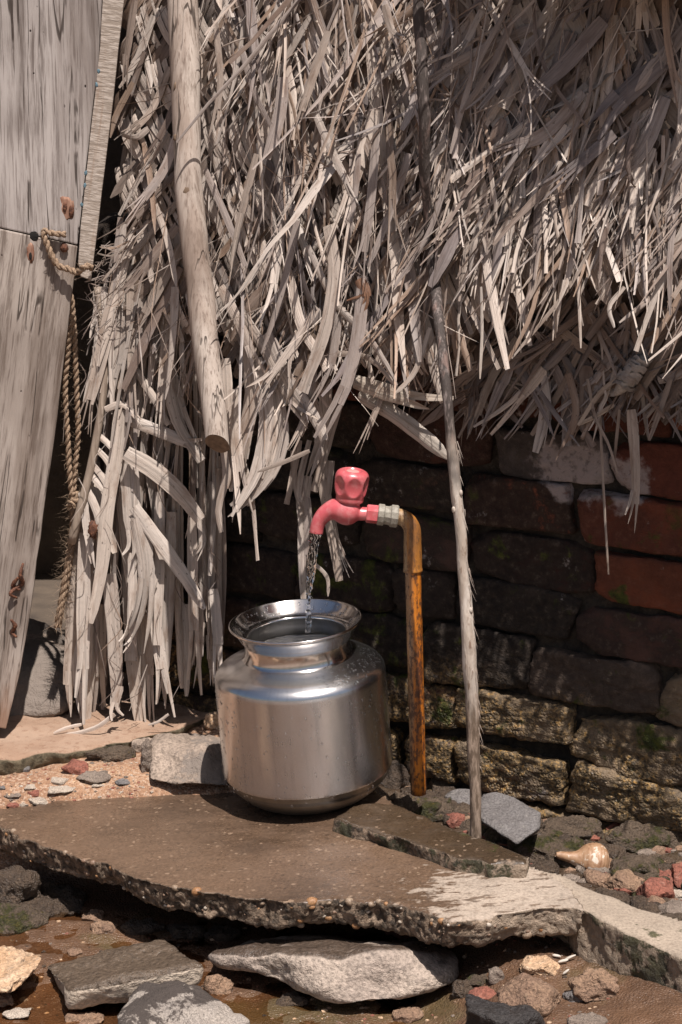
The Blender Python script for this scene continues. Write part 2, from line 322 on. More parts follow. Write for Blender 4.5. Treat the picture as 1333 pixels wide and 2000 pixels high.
def mat_ground():
    m = M('sandy_ground'); p = m.pos(); x, y, z = m.sep(p)
    a = m.noise(p, 8, 5, 0.6); b = m.noise(p, 60, 5, 0.65); f = m.noise(p, 300, 3, 0.6); gr = m.voro(p, 260, out='Color'); gd = m.voro(p, 260)
    grs = m.n('ShaderNodeSeparateColor', {0: gr}).outputs[0]
    sand = m.mix(m.rng(a, 0.35, 0.65), (0.36, 0.215, 0.13), (0.27, 0.15, 0.09)); sand = m.mix(m.rng(grs, 0.55, 0.95, 0, 0.6), sand, (0.48, 0.36, 0.27)); sand = m.mix(m.rng(grs, 0.3, 0.1, 0, 0.5), sand, (0.16, 0.085, 0.055))
    mud = m.mix(m.rng(a, 0.35, 0.65), (0.155, 0.086, 0.05), (0.10, 0.056, 0.034)); mud = m.mix(m.rng(grs, 0.7, 0.98, 0, 0.4), mud, (0.20, 0.12, 0.075))
    mud = m.mix(m.rng(m.noise(p, 5, 4, 0.6), 0.52, 0.66, 0, 0.5), mud, (0.085, 0.075, 0.03))
    near = m.rng(y, 0.9, 2.2); w = m.math('MULTIPLY', m.rng(m.math('ADD', m.sep(m.attr('tint'))[0], m.math('MULTIPLY', m.math('SUBTRACT', b, 0.5), 0.8)), 0.35, 0.65), near)
    far = m.rng(y, 2.2, 1.2)
    mud = m.mix(m.math('MULTIPLY', m.sep(m.attr('tint'))[1], 0.85), mud, m.ramp(b, [(0.35, (0.022, 0.016, 0.011)), (0.7, (0.085, 0.06, 0.04))])); c = m.mix(w, sand, mud); c = m.mix(far, c, m.mix(m.rng(a, 0.35, 0.65), (0.30, 0.23, 0.18), (0.22, 0.165, 0.13)))
    ro = m.mix(w, (0.95,)*3, m.ramp(b, [(0.35, 0.22), (0.65, 0.6)]))
    h = m.math('ADD', m.math('MULTIPLY', b, 0.6), m.math('ADD', m.math('MULTIPLY', f, 0.3), m.math('MULTIPLY', gd, -0.5)))
    return m.pbr(c, ro, m.bump(h, 0.8, 0.006), Specular_IOR_Level=0.4)
wet_ = np.maximum(1-smooth01((Y-yb(X)+0.02)/0.10), smooth01((X+0.02)/0.08))
tag(link('ground', mesh_np('ground', np.stack([X, Y, Z], -1).reshape(-1, 3), GF, mat_ground(), tint=np.stack([wet_.ravel(), (smooth01((X+0.02)/0.08)*smooth01((Y-yb(X)+0.02)/0.08)).ravel(), 0*wet_.ravel()], 1))), kind='structure')

# ------------------------------------------------------------------ brick wall
WA = R(32.0); we_ = np.array([math.cos(WA), -math.sin(WA), 0]); wnb = np.array([math.sin(WA), math.cos(WA), 0])   # along the wall, into the wall
W0 = np.array([0.1, 3.43, 0.0])
def wallpt(s, z, c=0.0): return W0+we_*s+np.array([0, 0, z])-wnb*c
brick_wall = thing('brick_wall', 'old brick wall under the thatch, red at one end and black with moss elsewhere', 'wall', tuple(wallpt(0.2, -0.15)))
BR = mat_brick()
BT = [(840, 740, 1420, 868, (0.11, 0.036, 0.022), 0.75), (1040, 868, 1190, 985, (0.17, 0.14, 0.13), 0.6), (1240, 868, 1480, 985, (0.15, 0.045, 0.028), 0.6), (1000, 985, 1120, 1110, (0.07, 0.03, 0.022), 0.9), (1120, 985, 1480, 1110, (0.19, 0.055, 0.03), 0.45), (1240, 1110, 1480, 1235, (0.22, 0.065, 0.032), 0.4), (1040, 1110, 1240, 1225, (0.03, 0.022, 0.02), 1.0), (1040, 1225, 1200, 1340, (0.15, 0.105, 0.08), 0.7), (1200, 1225, 1480, 1340, (0.11, 0.055, 0.042), 0.8), (900, 1340, 1480, 1700, (0.25, 0.18, 0.115), 0.4), (420, 1000, 900, 1150, (0.09, 0.05, 0.04), 0.9)]  # brick tints by area, the low rows lightened to stand for sunlight
bn = 0
for r in range(-1, 11):
    z0 = -0.145+r*0.0985; s = -0.66+(0.115 if r % 2 else 0.0)+rng.uniform(-0.02, 0.02)
    while s < 0.95:
        L = rng.uniform(0.205, 0.245) if rng.random() > 0.16 else rng.uniform(0.10, 0.13)
        g = np.random.default_rng(1000+bn); sx, sy, sz = L/2-0.005, 0.055, 0.0985/2-0.0045+g.uniform(-0.005, 0.0025)
        N = [[1, 0, 0], [-1, 0, 0], [0, 1, 0], [0, -1, 0], [0, 0, 1], [0, 0, -1]]; D = [1.0]*6
        N = [unit(np.array(q)+g.normal(0, 0.055, 3)) for q in N]
        for q in range(g.integers(4, 9)):
            v = unit(np.array([g.choice([-1, 1])*g.uniform(0.6, 1), -g.uniform(0.35, 1), g.choice([-1, 1])*g.uniform(0.5, 1)])); N.append(v); D.append(np.abs(v).sum()*g.uniform(0.80, 0.95))
        t_scale = 0.85; V, F = halfspace_solid(N, D, 5 if s > 0.05 else 4, 48.0); V = V*np.array([sx, sy, sz])
        V = V @ np.array([we_, wnb, [0, 0, 1]])          # local axes to world
        cx = wallpt(s+L/2, z0+0.049+g.normal(0, 0.003)+0.012*math.sin(s*4.1+r*0.5)-0.02*max(0, s-0.1), -0.055+g.normal(0, 0.004)+(0.006 if z0 < 0.2 else 0)); V = V+cx
        nn = normals(V, F); low = float(np.clip((0.30-z0)/0.2, 0, 1))
        V = V+nn*((0.0055+0.005*low)*fbm(V, 24.0, 4, bn, 0.62)+(0.0030+0.0045*low)*fbm(V, 110.0, 4, bn+5, 0.65))[:, None]
        sc_ = s+L/2; redness = np.clip((sc_-0.26)/0.25, 0, 1)*np.clip((z0+0.02)/0.2, 0, 1)
        z0 = z0+0.0
        if g.random() < 0.22: redness = 1-redness*0.4
        red = np.array([[0.34, 0.095, 0.05], [0.28, 0.085, 0.05], [0.38, 0.12, 0.065], [0.24, 0.09, 0.06]][g.integers(4)]); dk = np.array([[0.10, 0.065, 0.048], [0.15, 0.085, 0.06], [0.075, 0.055, 0.045]][g.integers(3)])
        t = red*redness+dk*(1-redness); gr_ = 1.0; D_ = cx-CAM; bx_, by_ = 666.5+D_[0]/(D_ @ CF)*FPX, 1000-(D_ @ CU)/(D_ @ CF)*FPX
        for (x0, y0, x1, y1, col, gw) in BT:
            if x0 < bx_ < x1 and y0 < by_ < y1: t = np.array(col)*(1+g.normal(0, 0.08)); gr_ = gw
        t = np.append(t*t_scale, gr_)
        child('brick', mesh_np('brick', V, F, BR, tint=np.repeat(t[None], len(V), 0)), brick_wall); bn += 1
        s += L
ss, zz = np.meshgrid(np.linspace(-0.60, 0.98, 260), np.linspace(-0.22, 0.93, 190), indexing='ij')
P = wallpt(0, 0)[None]+ss.reshape(-1, 1)*we_+np.stack([0*zz.ravel(), 0*zz.ravel(), zz.ravel()], 1)
P = P-wnb*(-0.019+0.011*fbm(P, 30, 4, 77)+0.006*fbm(P, 90, 3, 78))[:, None]
i, j = np.meshgrid(np.arange(259), np.arange(189), indexing='ij'); a = i*190+j
child('mortar', mesh_np('mortar', P, np.stack([a, a+190, a+191, a+1], -1).reshape(-1, 4), mat_mortar()), brick_wall)

# ------------------------------------------------------------------ hut behind: dark room that shows through the door gap
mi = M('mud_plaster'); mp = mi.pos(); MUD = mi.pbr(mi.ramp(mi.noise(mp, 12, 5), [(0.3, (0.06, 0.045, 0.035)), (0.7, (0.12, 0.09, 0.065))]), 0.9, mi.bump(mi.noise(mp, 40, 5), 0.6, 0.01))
def slabbox(name, lo, hi, mat):
    lo, hi = np.array(lo), np.array(hi); V = np.array([[x, y, z] for x in (lo[0], hi[0]) for y in (lo[1], hi[1]) for z in (lo[2], hi[2])])
    F = [(0, 1, 3, 2), (4, 6, 7, 5), (0, 4, 5, 1), (2, 3, 7, 6), (0, 2, 6, 4), (1, 5, 7, 3)]
    return tag(link(name, mesh_np(name, V, F, mat, False)), kind='structure')
slabbox('back_wall', (-1.7, 4.75, -0.1), (1.5, 4.85, 2.2), MUD); slabbox('side_wall', (-1.75, 3.62, -0.1), (-1.65, 4.75, 2.2), MUD)
slabbox('side_wall', (1.5, 3.1, -0.1), (1.6, 4.75, 2.2), MUD); slabbox('ceiling', (-1.75, 3.95, 1.72), (1.6, 4.9, 1.78), MUD)
slabbox('front_wall', (-1.75, 3.62, -0.1), (-0.80, 3.70, 1.62), MUD)
# earthen floor and raised threshold
LEDGE_Z = 0.018
def mat_ledge():
    m = M('plastered_earth'); p = m.pos(); a = m.noise(p, 9, 5, 0.6); b = m.noise(p, 70, 5, 0.65); f = m.noise(p, 380, 3, 0.6); nz = m.sep(m.nrm())[2]
    c = m.mix(m.rng(a, 0.35, 0.65), (0.36, 0.25, 0.18), (0.29, 0.185, 0.125)); c = m.mix(m.rng(b, 0.52, 0.66, 0, 0.7), c, (0.22, 0.125, 0.08)); c = m.mix(m.rng(f, 0.6, 0.72, 0, 0.5), c, (0.48, 0.38, 0.30))
    c = m.mix(m.rng(nz, 0.6, 0.3), c, m.ramp(b, [(0.35, (0.05, 0.042, 0.025)), (0.7, (0.21, 0.17, 0.11))]))
    return m.pbr(c, 0.93, m.bump(m.math('ADD', b, m.math('MULTIPLY', f, 0.4)), 0.7, 0.006))
def remesh(V, F, vox):
    me = mesh_np('tmp', V, F, None, False); o = link('tmp', me); md = o.modifiers.new('r', 'REMESH'); md.mode = 'VOXEL'; md.voxel_size = vox
    dg = bpy.context.evaluated_depsgraph_get(); e = o.evaluated_get(dg); m2 = e.to_mesh()
    v = np.empty(len(m2.vertices)*3, np.float32); m2.vertices.foreach_get('co', v); v = v.reshape(-1, 3).astype(float)
    f = np.array([list(p.vertices) for p in m2.polygons if len(p.vertices) == 4]); e.to_mesh_clear()
    bpy.data.objects.remove(o); bpy.data.meshes.remove(me); return v, f
def prism(top, bot):
    k = len(top); V = np.concatenate([top, bot]); F = [tuple(range(k)), tuple(range(2*k-1, k-1, -1))]
    for i in range(k): j = (i+1) % k; F.append((j, i, i+k, j+k))
    return V, F
def smoothpoly(P, n, jit=0.0, seed=0):
    P = np.asarray(P, float); Q = []; g = np.random.default_rng(seed)
    for i in range(len(P)):
        a, b = P[i], P[(i+1) % len(P)]; k = max(1, int(np.linalg.norm(b-a)/n))
        for q in range(k): Q.append(a+(b-a)*q/k+(g.normal(0, jit, 2) if q else 0))
    return np.array(Q)
def traced_slab(outline_px, plane_z, thick, vox, rough, seed, mat, inset=0.0, topn=0.0006, jit=3.0, step=22):
    """outline traced on a level or tilted top surface, given a true thickness"""
    px = smoothpoly(outline_px, step, jit, seed)
    nrm_ = np.array([-plane_z[1], 0, 1.0]); top = np.array([at_plane(x, y, (0, 3, plane_z[0]), nrm_) for x, y in px])
    if np.cross(top[1]-top[0], top[2]-top[0])[2] < 0 and False: top = top[::-1]
    c = top.mean(0); g = np.random.default_rng(seed+1)
    bot = top+(c-top)*0+np.array([0, 0, -thick]); d = c-top; d[:, 2] = 0; d /= np.linalg.norm(d, axis=1)[:, None]
    bot = bot+d*(inset*g.uniform(0.85, 1.15, len(top)))[:, None]
    area = 0.5*np.sum(top[:, 0]*np.roll(top[:, 1], -1)-np.roll(top[:, 0], -1)*top[:, 1])
    if area < 0: top, bot = top[::-1], bot[::-1]
    V, F = remesh(*prism(top, bot), vox); n = normals(V, F)
    side = smooth01((0.8-n[:, 2])/0.5)
    V = V+n*(side*(rough*1.5*fbm(V, 11, 2, seed+9)+rough*0.8*fbm(V, 45, 5, seed, 0.65)+rough*0.35*fbm(V, 190, 2, seed+3)))[:, None]
    V[:, 2] += (1-side)*topn*fbm(V, 18, 3, seed+8)*3
    return mesh_np('slab', V, F, mat), V, F
me, _, _ = traced_slab([(-160, 1500), (0, 1479), (60, 1474), (130, 1468), (230, 1450), (300, 1436), (350, 1424), (405, 1400), (425, 1380), (470, 1340), (520, 1300), (420, 1262), (130, 1290), (0, 1300), (-160, 1300)], (LEDGE_Z, 0), 0.035, 0.008, 0.007, 5, mat_ledge(), 0.01, 0.002)
tag(link('doorway_ledge', me), 'pale sandy plastered earth ledge below the hanging palm leaves', 'ledge')
slabbox('floor', (-1.7, 3.98, -0.1), (1.5, 4.75, LEDGE_Z-0.004), MUD)

# ------------------------------------------------------------------ concrete slab, kerbs
def dry_slab(m, p, streak, a, b):
    x, y, z = m.sep(p); v = m.math('ADD', m.math('MULTIPLY', x, 1.0), m.math('MULTIPLY', m.math('SUBTRACT', y, 2.9), -0.35))
    v = m.math('ADD', v, m.math('MULTIPLY', m.math('SUBTRACT', a, 0.5), 0.25)); v = m.math('ADD', v, m.math('MULTIPLY', m.math('SUBTRACT', streak, 0.5), 0.30)); v = m.math('ADD', v, m.math('MULTIPLY', m.math('SUBTRACT', b, 0.5), 0.16))
    sp = m.rng(m.noise(m.map(p, (22, 60, 22)), 1.0, 5, 0.7), 0.54, 0.60, 0, 0.8); return m.math('SUBTRACT', m.rng(v, 0.155, 0.195), sp, True)
slab_px = [(-90, 1590), (-20, 1583), (60, 1574), (150, 1561), (290, 1531), (430, 1520), (560, 1500), (700, 1530), (800, 1585), (900, 1640), (1030, 1690), (1085, 1716), (1136, 1762), (1143, 1780),
           (1120, 1774), (1075, 1773), (1031, 1779), (959, 1789), (886, 1796), (850, 1786), (800, 1768), (740, 1757), (660, 1752), (590, 1760), (520, 1757), (450, 1752), (395, 1745), (330, 1733), (290, 1722), (230, 1700), (180, 1682), (130, 1665), (85, 1652), (40, 1636), (0, 1605), (-60, 1600)]
slab = thing('concrete_slab', 'broken wet concrete slab with pebbly edge that the steel pot stands on', 'slab', (0, 3.0, 0))
me, SV, SF = traced_slab(slab_px, (0.0, 0.075), 0.044, 0.0042, 0.010, 11, mat_concrete('slab_concrete', dry_slab), 0.012, 0.0008, 2.5, 26)
child('slab_body', me, slab)
# pebbles showing in the broken edge
PEB = []
for k, c in enumerate([((0.42, 0.235, 0.115), (0.34, 0.165, 0.075)), ((0.40, 0.30, 0.215), (0.30, 0.215, 0.15)), ((0.30, 0.2, 0.14), (0.2, 0.12, 0.08)), ((0.60, 0.52, 0.44), (0.45, 0.38, 0.3))]):
    PEB.append(mat_stone('edge_pebble_%d' % k, c[0], c[1], c[1], 0.4, 40, rough=0.4, bumpd=0.001))
peb = []
ed = [(q, w) for q, w in slab_px if w > 1600 and q > 0 and q < 1140 and not (q > 790 and w < 1755)]
ed = [(0, 1607), (40, 1638), (85, 1654), (130, 1667), (180, 1684), (230, 1702), (290, 1724), (330, 1735), (395, 1747), (450, 1754), (520, 1759), (590, 1762), (660, 1754), (740, 1759), (800, 1770), (850, 1788), (886, 1798), (960, 1791), (1040, 1782)]
edn = np.array(ed, float)
sides = normals(SV, SF); cand = np.where((np.abs(sides[:, 2]) < 0.75) & (sides[:, 1] < -0.1) & (SV[:, 2] > slabz(SV[:, 0])-0.046))[0]
cc = CAM; hand = [(605, 1757, 16, 0), (588, 1795, 9, 0), (683, 1760, 13, 1), (640, 1757, 7, 1), (722, 1758, 9, 1), (740, 1763, 8, 1), (758, 1760, 8, 0), (640, 1792, 12, 0), (693, 1810, 11, 0), (612, 1768, 8, 0), (802, 1790, 9, 1), (866, 1794, 9, 0), (585, 1806, 10, 1), (845, 1796, 7, 1), (245, 1664, 9, 0), (385, 1737, 13, 0), (400, 1741, 9, 1), (345, 1728, 11, 1), (180, 1672, 8, 2), (137, 1652, 8, 1), (30, 1613, 8, 1), (15, 1628, 8, 0), (170, 1660, 9, 2), (134, 1682, 9, 1), (1030, 1822, 15, 1), (1058, 1814, 8, 0), (437, 1775, 12, 1), (515, 1763, 8, 1)]
def nearest_px(px, py):
    D = SV[cand]-CAM; dep = D @ CF; X_ = 666.5+D[:, 0]/dep*FPX; Y_ = 1000-(D @ CU)/dep*FPX
    k = np.argmin((X_-px)**2+(Y_-py)**2); return SV[cand][k]
for k in range(80):
    t = rng.uniform(0, len(edn)-1); q = int(t); b_ = edn[q]+(edn[q+1]-edn[q])*(t-q); hand.append((b_[0], b_[1]+rng.uniform(4, 40), rng.uniform(2.5, 7), int(rng.choice([0, 1, 2, 2, 2, 3, 2]))))
for k, (px, py, r_, mi_) in enumerate(hand):
    P = nearest_px(px, py); rr = 0.85*r_*mpp(P); V, F = ico(2); q = rng.normal(0, 1, 3)
    rot = np.array(Matrix.Rotation(rng.uniform(-0.6, 0.6), 3, 'Y')); V = (V*np.array([1.0, 0.8, rng.uniform(0.62, 0.95)])) @ rot.T
    V = V*(1+0.10*fbm(V, 1.3, 2, k))[:, None]*rr+P+np.array([0, 0.55*rr, -0.3*rr])
    child('pebble', mesh_np('pebble', V, F, PEB[mi_]), slab)

def dry_kerb(m, p, streak, a, b): return m.rng(m.math('ADD', m.math('ADD', a, m.math('MULTIPLY', streak, 0.3)), m.math('MULTIPLY', m.sep(p)[0], 1.2)), 0.92, 1.0)
def dry_all(m, p, streak, a, b): return m.rng(m.math('ADD', a, m.math('MULTIPLY', streak, 0.4)), 0.42, 0.58)
me, _, _ = traced_slab([(1030, 1688), (1131, 1724), (1226, 1760), (1333, 1797), (1420, 1828), (1500, 1856), (1500, 1950), (1420, 1914), (1333, 1871), (1270, 1841), (1216, 1815), (1152, 1783), (1126, 1772), (1104, 1748), (1060, 1706)], (0.0225, 0.0), 0.14, 0.0062, 0.007, 23, mat_concrete('kerb_concrete', dry_all, (0.36, 0.29, 0.225), (0.20, 0.15, 0.11), 0.20), 0.0, 0.001, 1.5, 24)
tag(link('concrete_kerb', me), 'long pale concrete kerb with dark mossy side running forward beside the puddle', 'kerb')
me, _, _ = traced_slab([(650, 1596), (690, 1574), (740, 1566), (780, 1572), (850, 1602), (930, 1636), (1000, 1660), (1030, 1674), (1026, 1684), (960, 1686), (890, 1670), (830, 1652), (760, 1632), (700, 1614)], (0.024, 0.075), 0.04, 0.005, 0.006, 31, mat_concrete('wet_kerb_concrete', dry_kerb, (0.26, 0.20, 0.15), (0.058, 0.038, 0.023), 0.14), 0.002, 0.0015, 2, 20)
tag(link('kerb_stone', me), 'thin wet mossy kerb stone lying between the pot and the slender pole', 'stone')

# ------------------------------------------------------------------ stones
ST = {
 'pale': mat_stone('stone_pale', (0.41, 0.335, 0.275), (0.34, 0.275, 0.23), (0.26, 0.21, 0.18), wettop=0.78, sc=9, rough=0.9),
 'dark_top': mat_stone('stone_dark_top', (0.52, 0.43, 0.34), (0.46, 0.38, 0.30), (0.36, 0.3, 0.25), wettop=0.30, sc=9, rough=0.9, layered=True),
 'white': mat_stone('stone_white', (0.42, 0.365, 0.315), (0.34, 0.295, 0.26), (0.48, 0.43, 0.38), blotch=(0.075, 0.06, 0.052), sc=22, rough=0.9),
 'ochre': mat_stone('stone_ochre', (0.56, 0.40, 0.27), (0.46, 0.29, 0.17), (0.62, 0.50, 0.38), sc=11, rough=0.9, layered=True),
 'wetdark': mat_stone('stone_wet_dark', (0.20, 0.145, 0.105), (0.12, 0.09, 0.07), (0.28, 0.2, 0.13), wet=0.75, sc=18, rough=0.5, bumpd=0.010),
 'wetmoss': mat_stone('stone_wet_moss', (0.19, 0.14, 0.10), (0.13, 0.095, 0.07), (0.28, 0.2, 0.13), wet=0.5, sc=18, moss=0.38, rough=0.6, bumpd=0.010),
 'brown': mat_stone('stone_brown', (0.33, 0.21, 0.135), (0.25, 0.155, 0.105), (0.40, 0.28, 0.19), wet=0.15, sc=14, rough=0.85, bumpd=0.008),
 'red': mat_stone('stone_red', (0.29, 0.105, 0.07), (0.23, 0.085, 0.06), (0.38, 0.2, 0.15), wet=0.1, sc=14, rough=0.8, bumpd=0.006),
 'grey': mat_stone('stone_grey', (0.20, 0.185, 0.18), (0.16, 0.145, 0.14), (0.26, 0.24, 0.22), wet=0.1, sc=16, rough=0.75, layered=True),
 'black': mat_stone('stone_black', (0.05, 0.044, 0.042), (0.035, 0.03, 0.03), (0.09, 0.08, 0.075), wet=0.35, sc=14, rough=0.6),
 'cream': mat_stone('stone_cream', (0.60, 0.51, 0.42), (0.50, 0.41, 0.33), (0.40, 0.33, 0.27), sc=30, rough=0.9),
 'block': mat_stone('stone_block', (0.35, 0.275, 0.22), (0.25, 0.195, 0.155), (0.16, 0.125, 0.10), sc=9, rough=0.92, blotch=(0.20, 0.165, 0.14)),
 'dusty': mat_stone('stone_dusty', (0.27, 0.215, 0.175), (0.2, 0.155, 0.125), (0.36, 0.29, 0.23), sc=22, rough=0.9),
}
def finish_rock(V, F, amp, seed):
    n = normals(V, F); size = float(np.linalg.norm(V.max(0)-V.min(0)))
    return V+n*(amp*size*(0.060*fbm(V, 3.2/size, 3, seed)+0.045*fbm(V, 9.0/size, 5, seed+2, 0.62)))[:, None]
def rock(x0, y0, x1, y1, seed, mat, label, depth=0.8, name='stone', cat='stone', group=None, sub=4, amp=1.0, sink=0.12, planes=14, tilt=0.0, base=None, p=18.0, link_=True):
    """stone whose picture is about the box x0..x1, y0..y1 and which stands on the ground there"""
    P = on_ground((x0+x1)/2, y1-(y1-y0)*0.18) if base is None else np.asarray(base, float); k = mpp(P); w = (x1-x0)*k; h = (y1-y0)*k
    dep = w*depth; el = math.atan2(CAM[2]-P[2], P[1]); hz = max(0.3*h, (h-dep*math.sin(el)*0.8)/math.cos(el))
    V, F = rock_shape(seed, sub, planes, p, 0.6); a = tilt; V = V*np.array([w/2, dep/2, hz/2])
    V[:, 2] += hz/2-sink*hz; c, s_ = math.cos(a), math.sin(a); V = np.stack([V[:, 0]*c-V[:, 2]*s_, V[:, 1], V[:, 0]*s_+V[:, 2]*c], 1)
    V = finish_rock(V, F, amp, seed); me = mesh_np(name, V, F, mat if not isinstance(mat, str) else ST[mat])
    o = link(name, me); o.location = tuple(P+np.array([0, dep*0.22, 0])); tag(o, label, cat, group); return o
def hull_rock(pts, seed, mat, label, sub=5, amp=1.0, p=30.0, name='stone', cat='stone'):
    """convex stone through given points (px, py, Y)"""
    Q = np.array([at_y(*q) for q in pts]); c = Q.mean(0); bm = bmesh.new()
    for q in Q: bm.verts.new(q-c)
    r = bmesh.ops.convex_hull(bm, input=bm.verts); bm.normal_update(); N = []; D = []
    for f in bm.faces:
        n = np.array(f.normal); d = float(np.dot(n, f.verts[0].co))
        if d < 0: n, d = -n, -d
        if d > 1e-5: N.append(n); D.append(d)
    bm.free(); keep = []
    for k in range(len(N)):
        if not any(np.dot(N[k], N[q]) > 0.995 and abs(D[k]-D[q]) < 0.002 for q in keep): keep.append(k)
    N = np.array(N)[keep]; D = np.array(D)[keep]
    sc_ = np.ptp(Q, axis=0)/2; N2 = N*sc_; l = np.linalg.norm(N2, axis=1); V, F = halfspace_solid(N2/l[:, None], D/l, sub, p); V = finish_rock(V*sc_, F, amp, seed)
    o = link(name, mesh_np(name, V, F, ST[mat])); o.location = tuple(c); return tag(o, label, cat)
# traced big ones
hull_rock([(402, 1868, 2.80), (470, 1842, 2.80), (570, 1828, 2.86), (690, 1845, 2.90), (850, 1848, 2.88), (893, 1872, 2.78), (892, 1905, 2.74), (850, 1925, 2.71), (735, 1963, 2.68), (690, 1965, 2.68), (655, 1945, 2.69), (610, 1918, 2.72), (480, 1895, 2.77), (420, 1888, 2.80), (600, 1870, 2.72), (760, 1862, 2.72),
           (430, 1860, 2.95), (860, 1850, 2.95), (650, 1900, 2.95)], 41, 'pale', 'largest pale grey stone wedged under the front edge of the concrete slab', 5, 0.6)
hull_rock([(82, 1882, 2.84), (132, 1972, 2.69), (140, 1945, 2.68), (405, 1883, 2.72), (408, 1900, 2.73), (395, 1928, 2.72), (345, 1842, 2.84), (330, 1837, 2.86), (200, 1858, 2.86), (95, 1900, 2.84), (380, 1870, 2.76), (160, 1972, 2.70), (100, 1900, 2.95), (340, 1860, 2.95)], 42, 'dark_top', 'flat dark wet-topped stone with pale front edge on the mud', 5, 0.45)
hull_rock([(232, 1960, 2.66), (262, 1930, 2.69), (320, 1913, 2.72), (390, 1925, 2.70), (430, 1955, 2.67), (492, 1995, 2.62), (470, 2030, 2.58), (240, 2040, 2.56), (225, 2000, 2.60), (330, 1935, 2.66), (440, 1985, 2.62), (300, 2000, 2.75), (420, 2000, 2.75)], 43, 'white', 'white stone with black blotches leaning on the flat dark stone', 5, 0.9)
hull_rock([(-60, 1862, 2.86), (-30, 1856, 2.86), (60, 1858, 2.84), (85, 1864, 2.80), (78, 1890, 2.76), (28, 1944, 2.70), (10, 1938, 2.69), (-60, 1930, 2.70), (0, 1880, 2.95), (60, 1880, 2.92)], 44, 'ochre', 'layered ochre stone next to the flat dark-topped stone', 5, 1.1)
hull_rock([(943, 1548, 3.16), (985, 1556, 3.13), (1054, 1588, 3.07), (1050, 1622, 3.02), (1010, 1650, 2.98), (943, 1605, 3.06), (935, 1590, 3.08), (950, 1560, 3.25), (1050, 1600, 3.2), (1000, 1640, 3.1)], 45, 'grey', 'flat grey angular stone leaning behind the foot of the slender pole', 5, 0.5)
hull_rock([(290, 1448, 3.40), (305, 1432, 3.46), (380, 1424, 3.55), (440, 1440, 3.50), (460, 1470, 3.36), (450, 1540, 3.26), (372, 1535, 3.26), (285, 1522, 3.30), (295, 1455, 3.36), (385, 1456, 3.33), (300, 1500, 3.6), (440, 1500, 3.6), (350, 1530, 3.5)], 46, 'block', 'pale angular stone block half shaded beside the steel pot', 5, 0.7)
hull_rock([(26, 1330, 3.66), (60, 1212, 3.92), (30, 1205, 3.95), (130, 1240, 3.95), (128, 1310, 3.68), (45, 1312, 3.66), (132, 1390, 3.60), (100, 1402, 3.60), (20, 1405, 3.60), (-60, 1330, 3.66), (-60, 1212, 3.92), (-60, 1405, 3.6), (150, 1330, 3.72), (150, 1290, 3.9)], 47, 'block', 'big ochre stone block behind the foot of the door board', 5, 0.5)
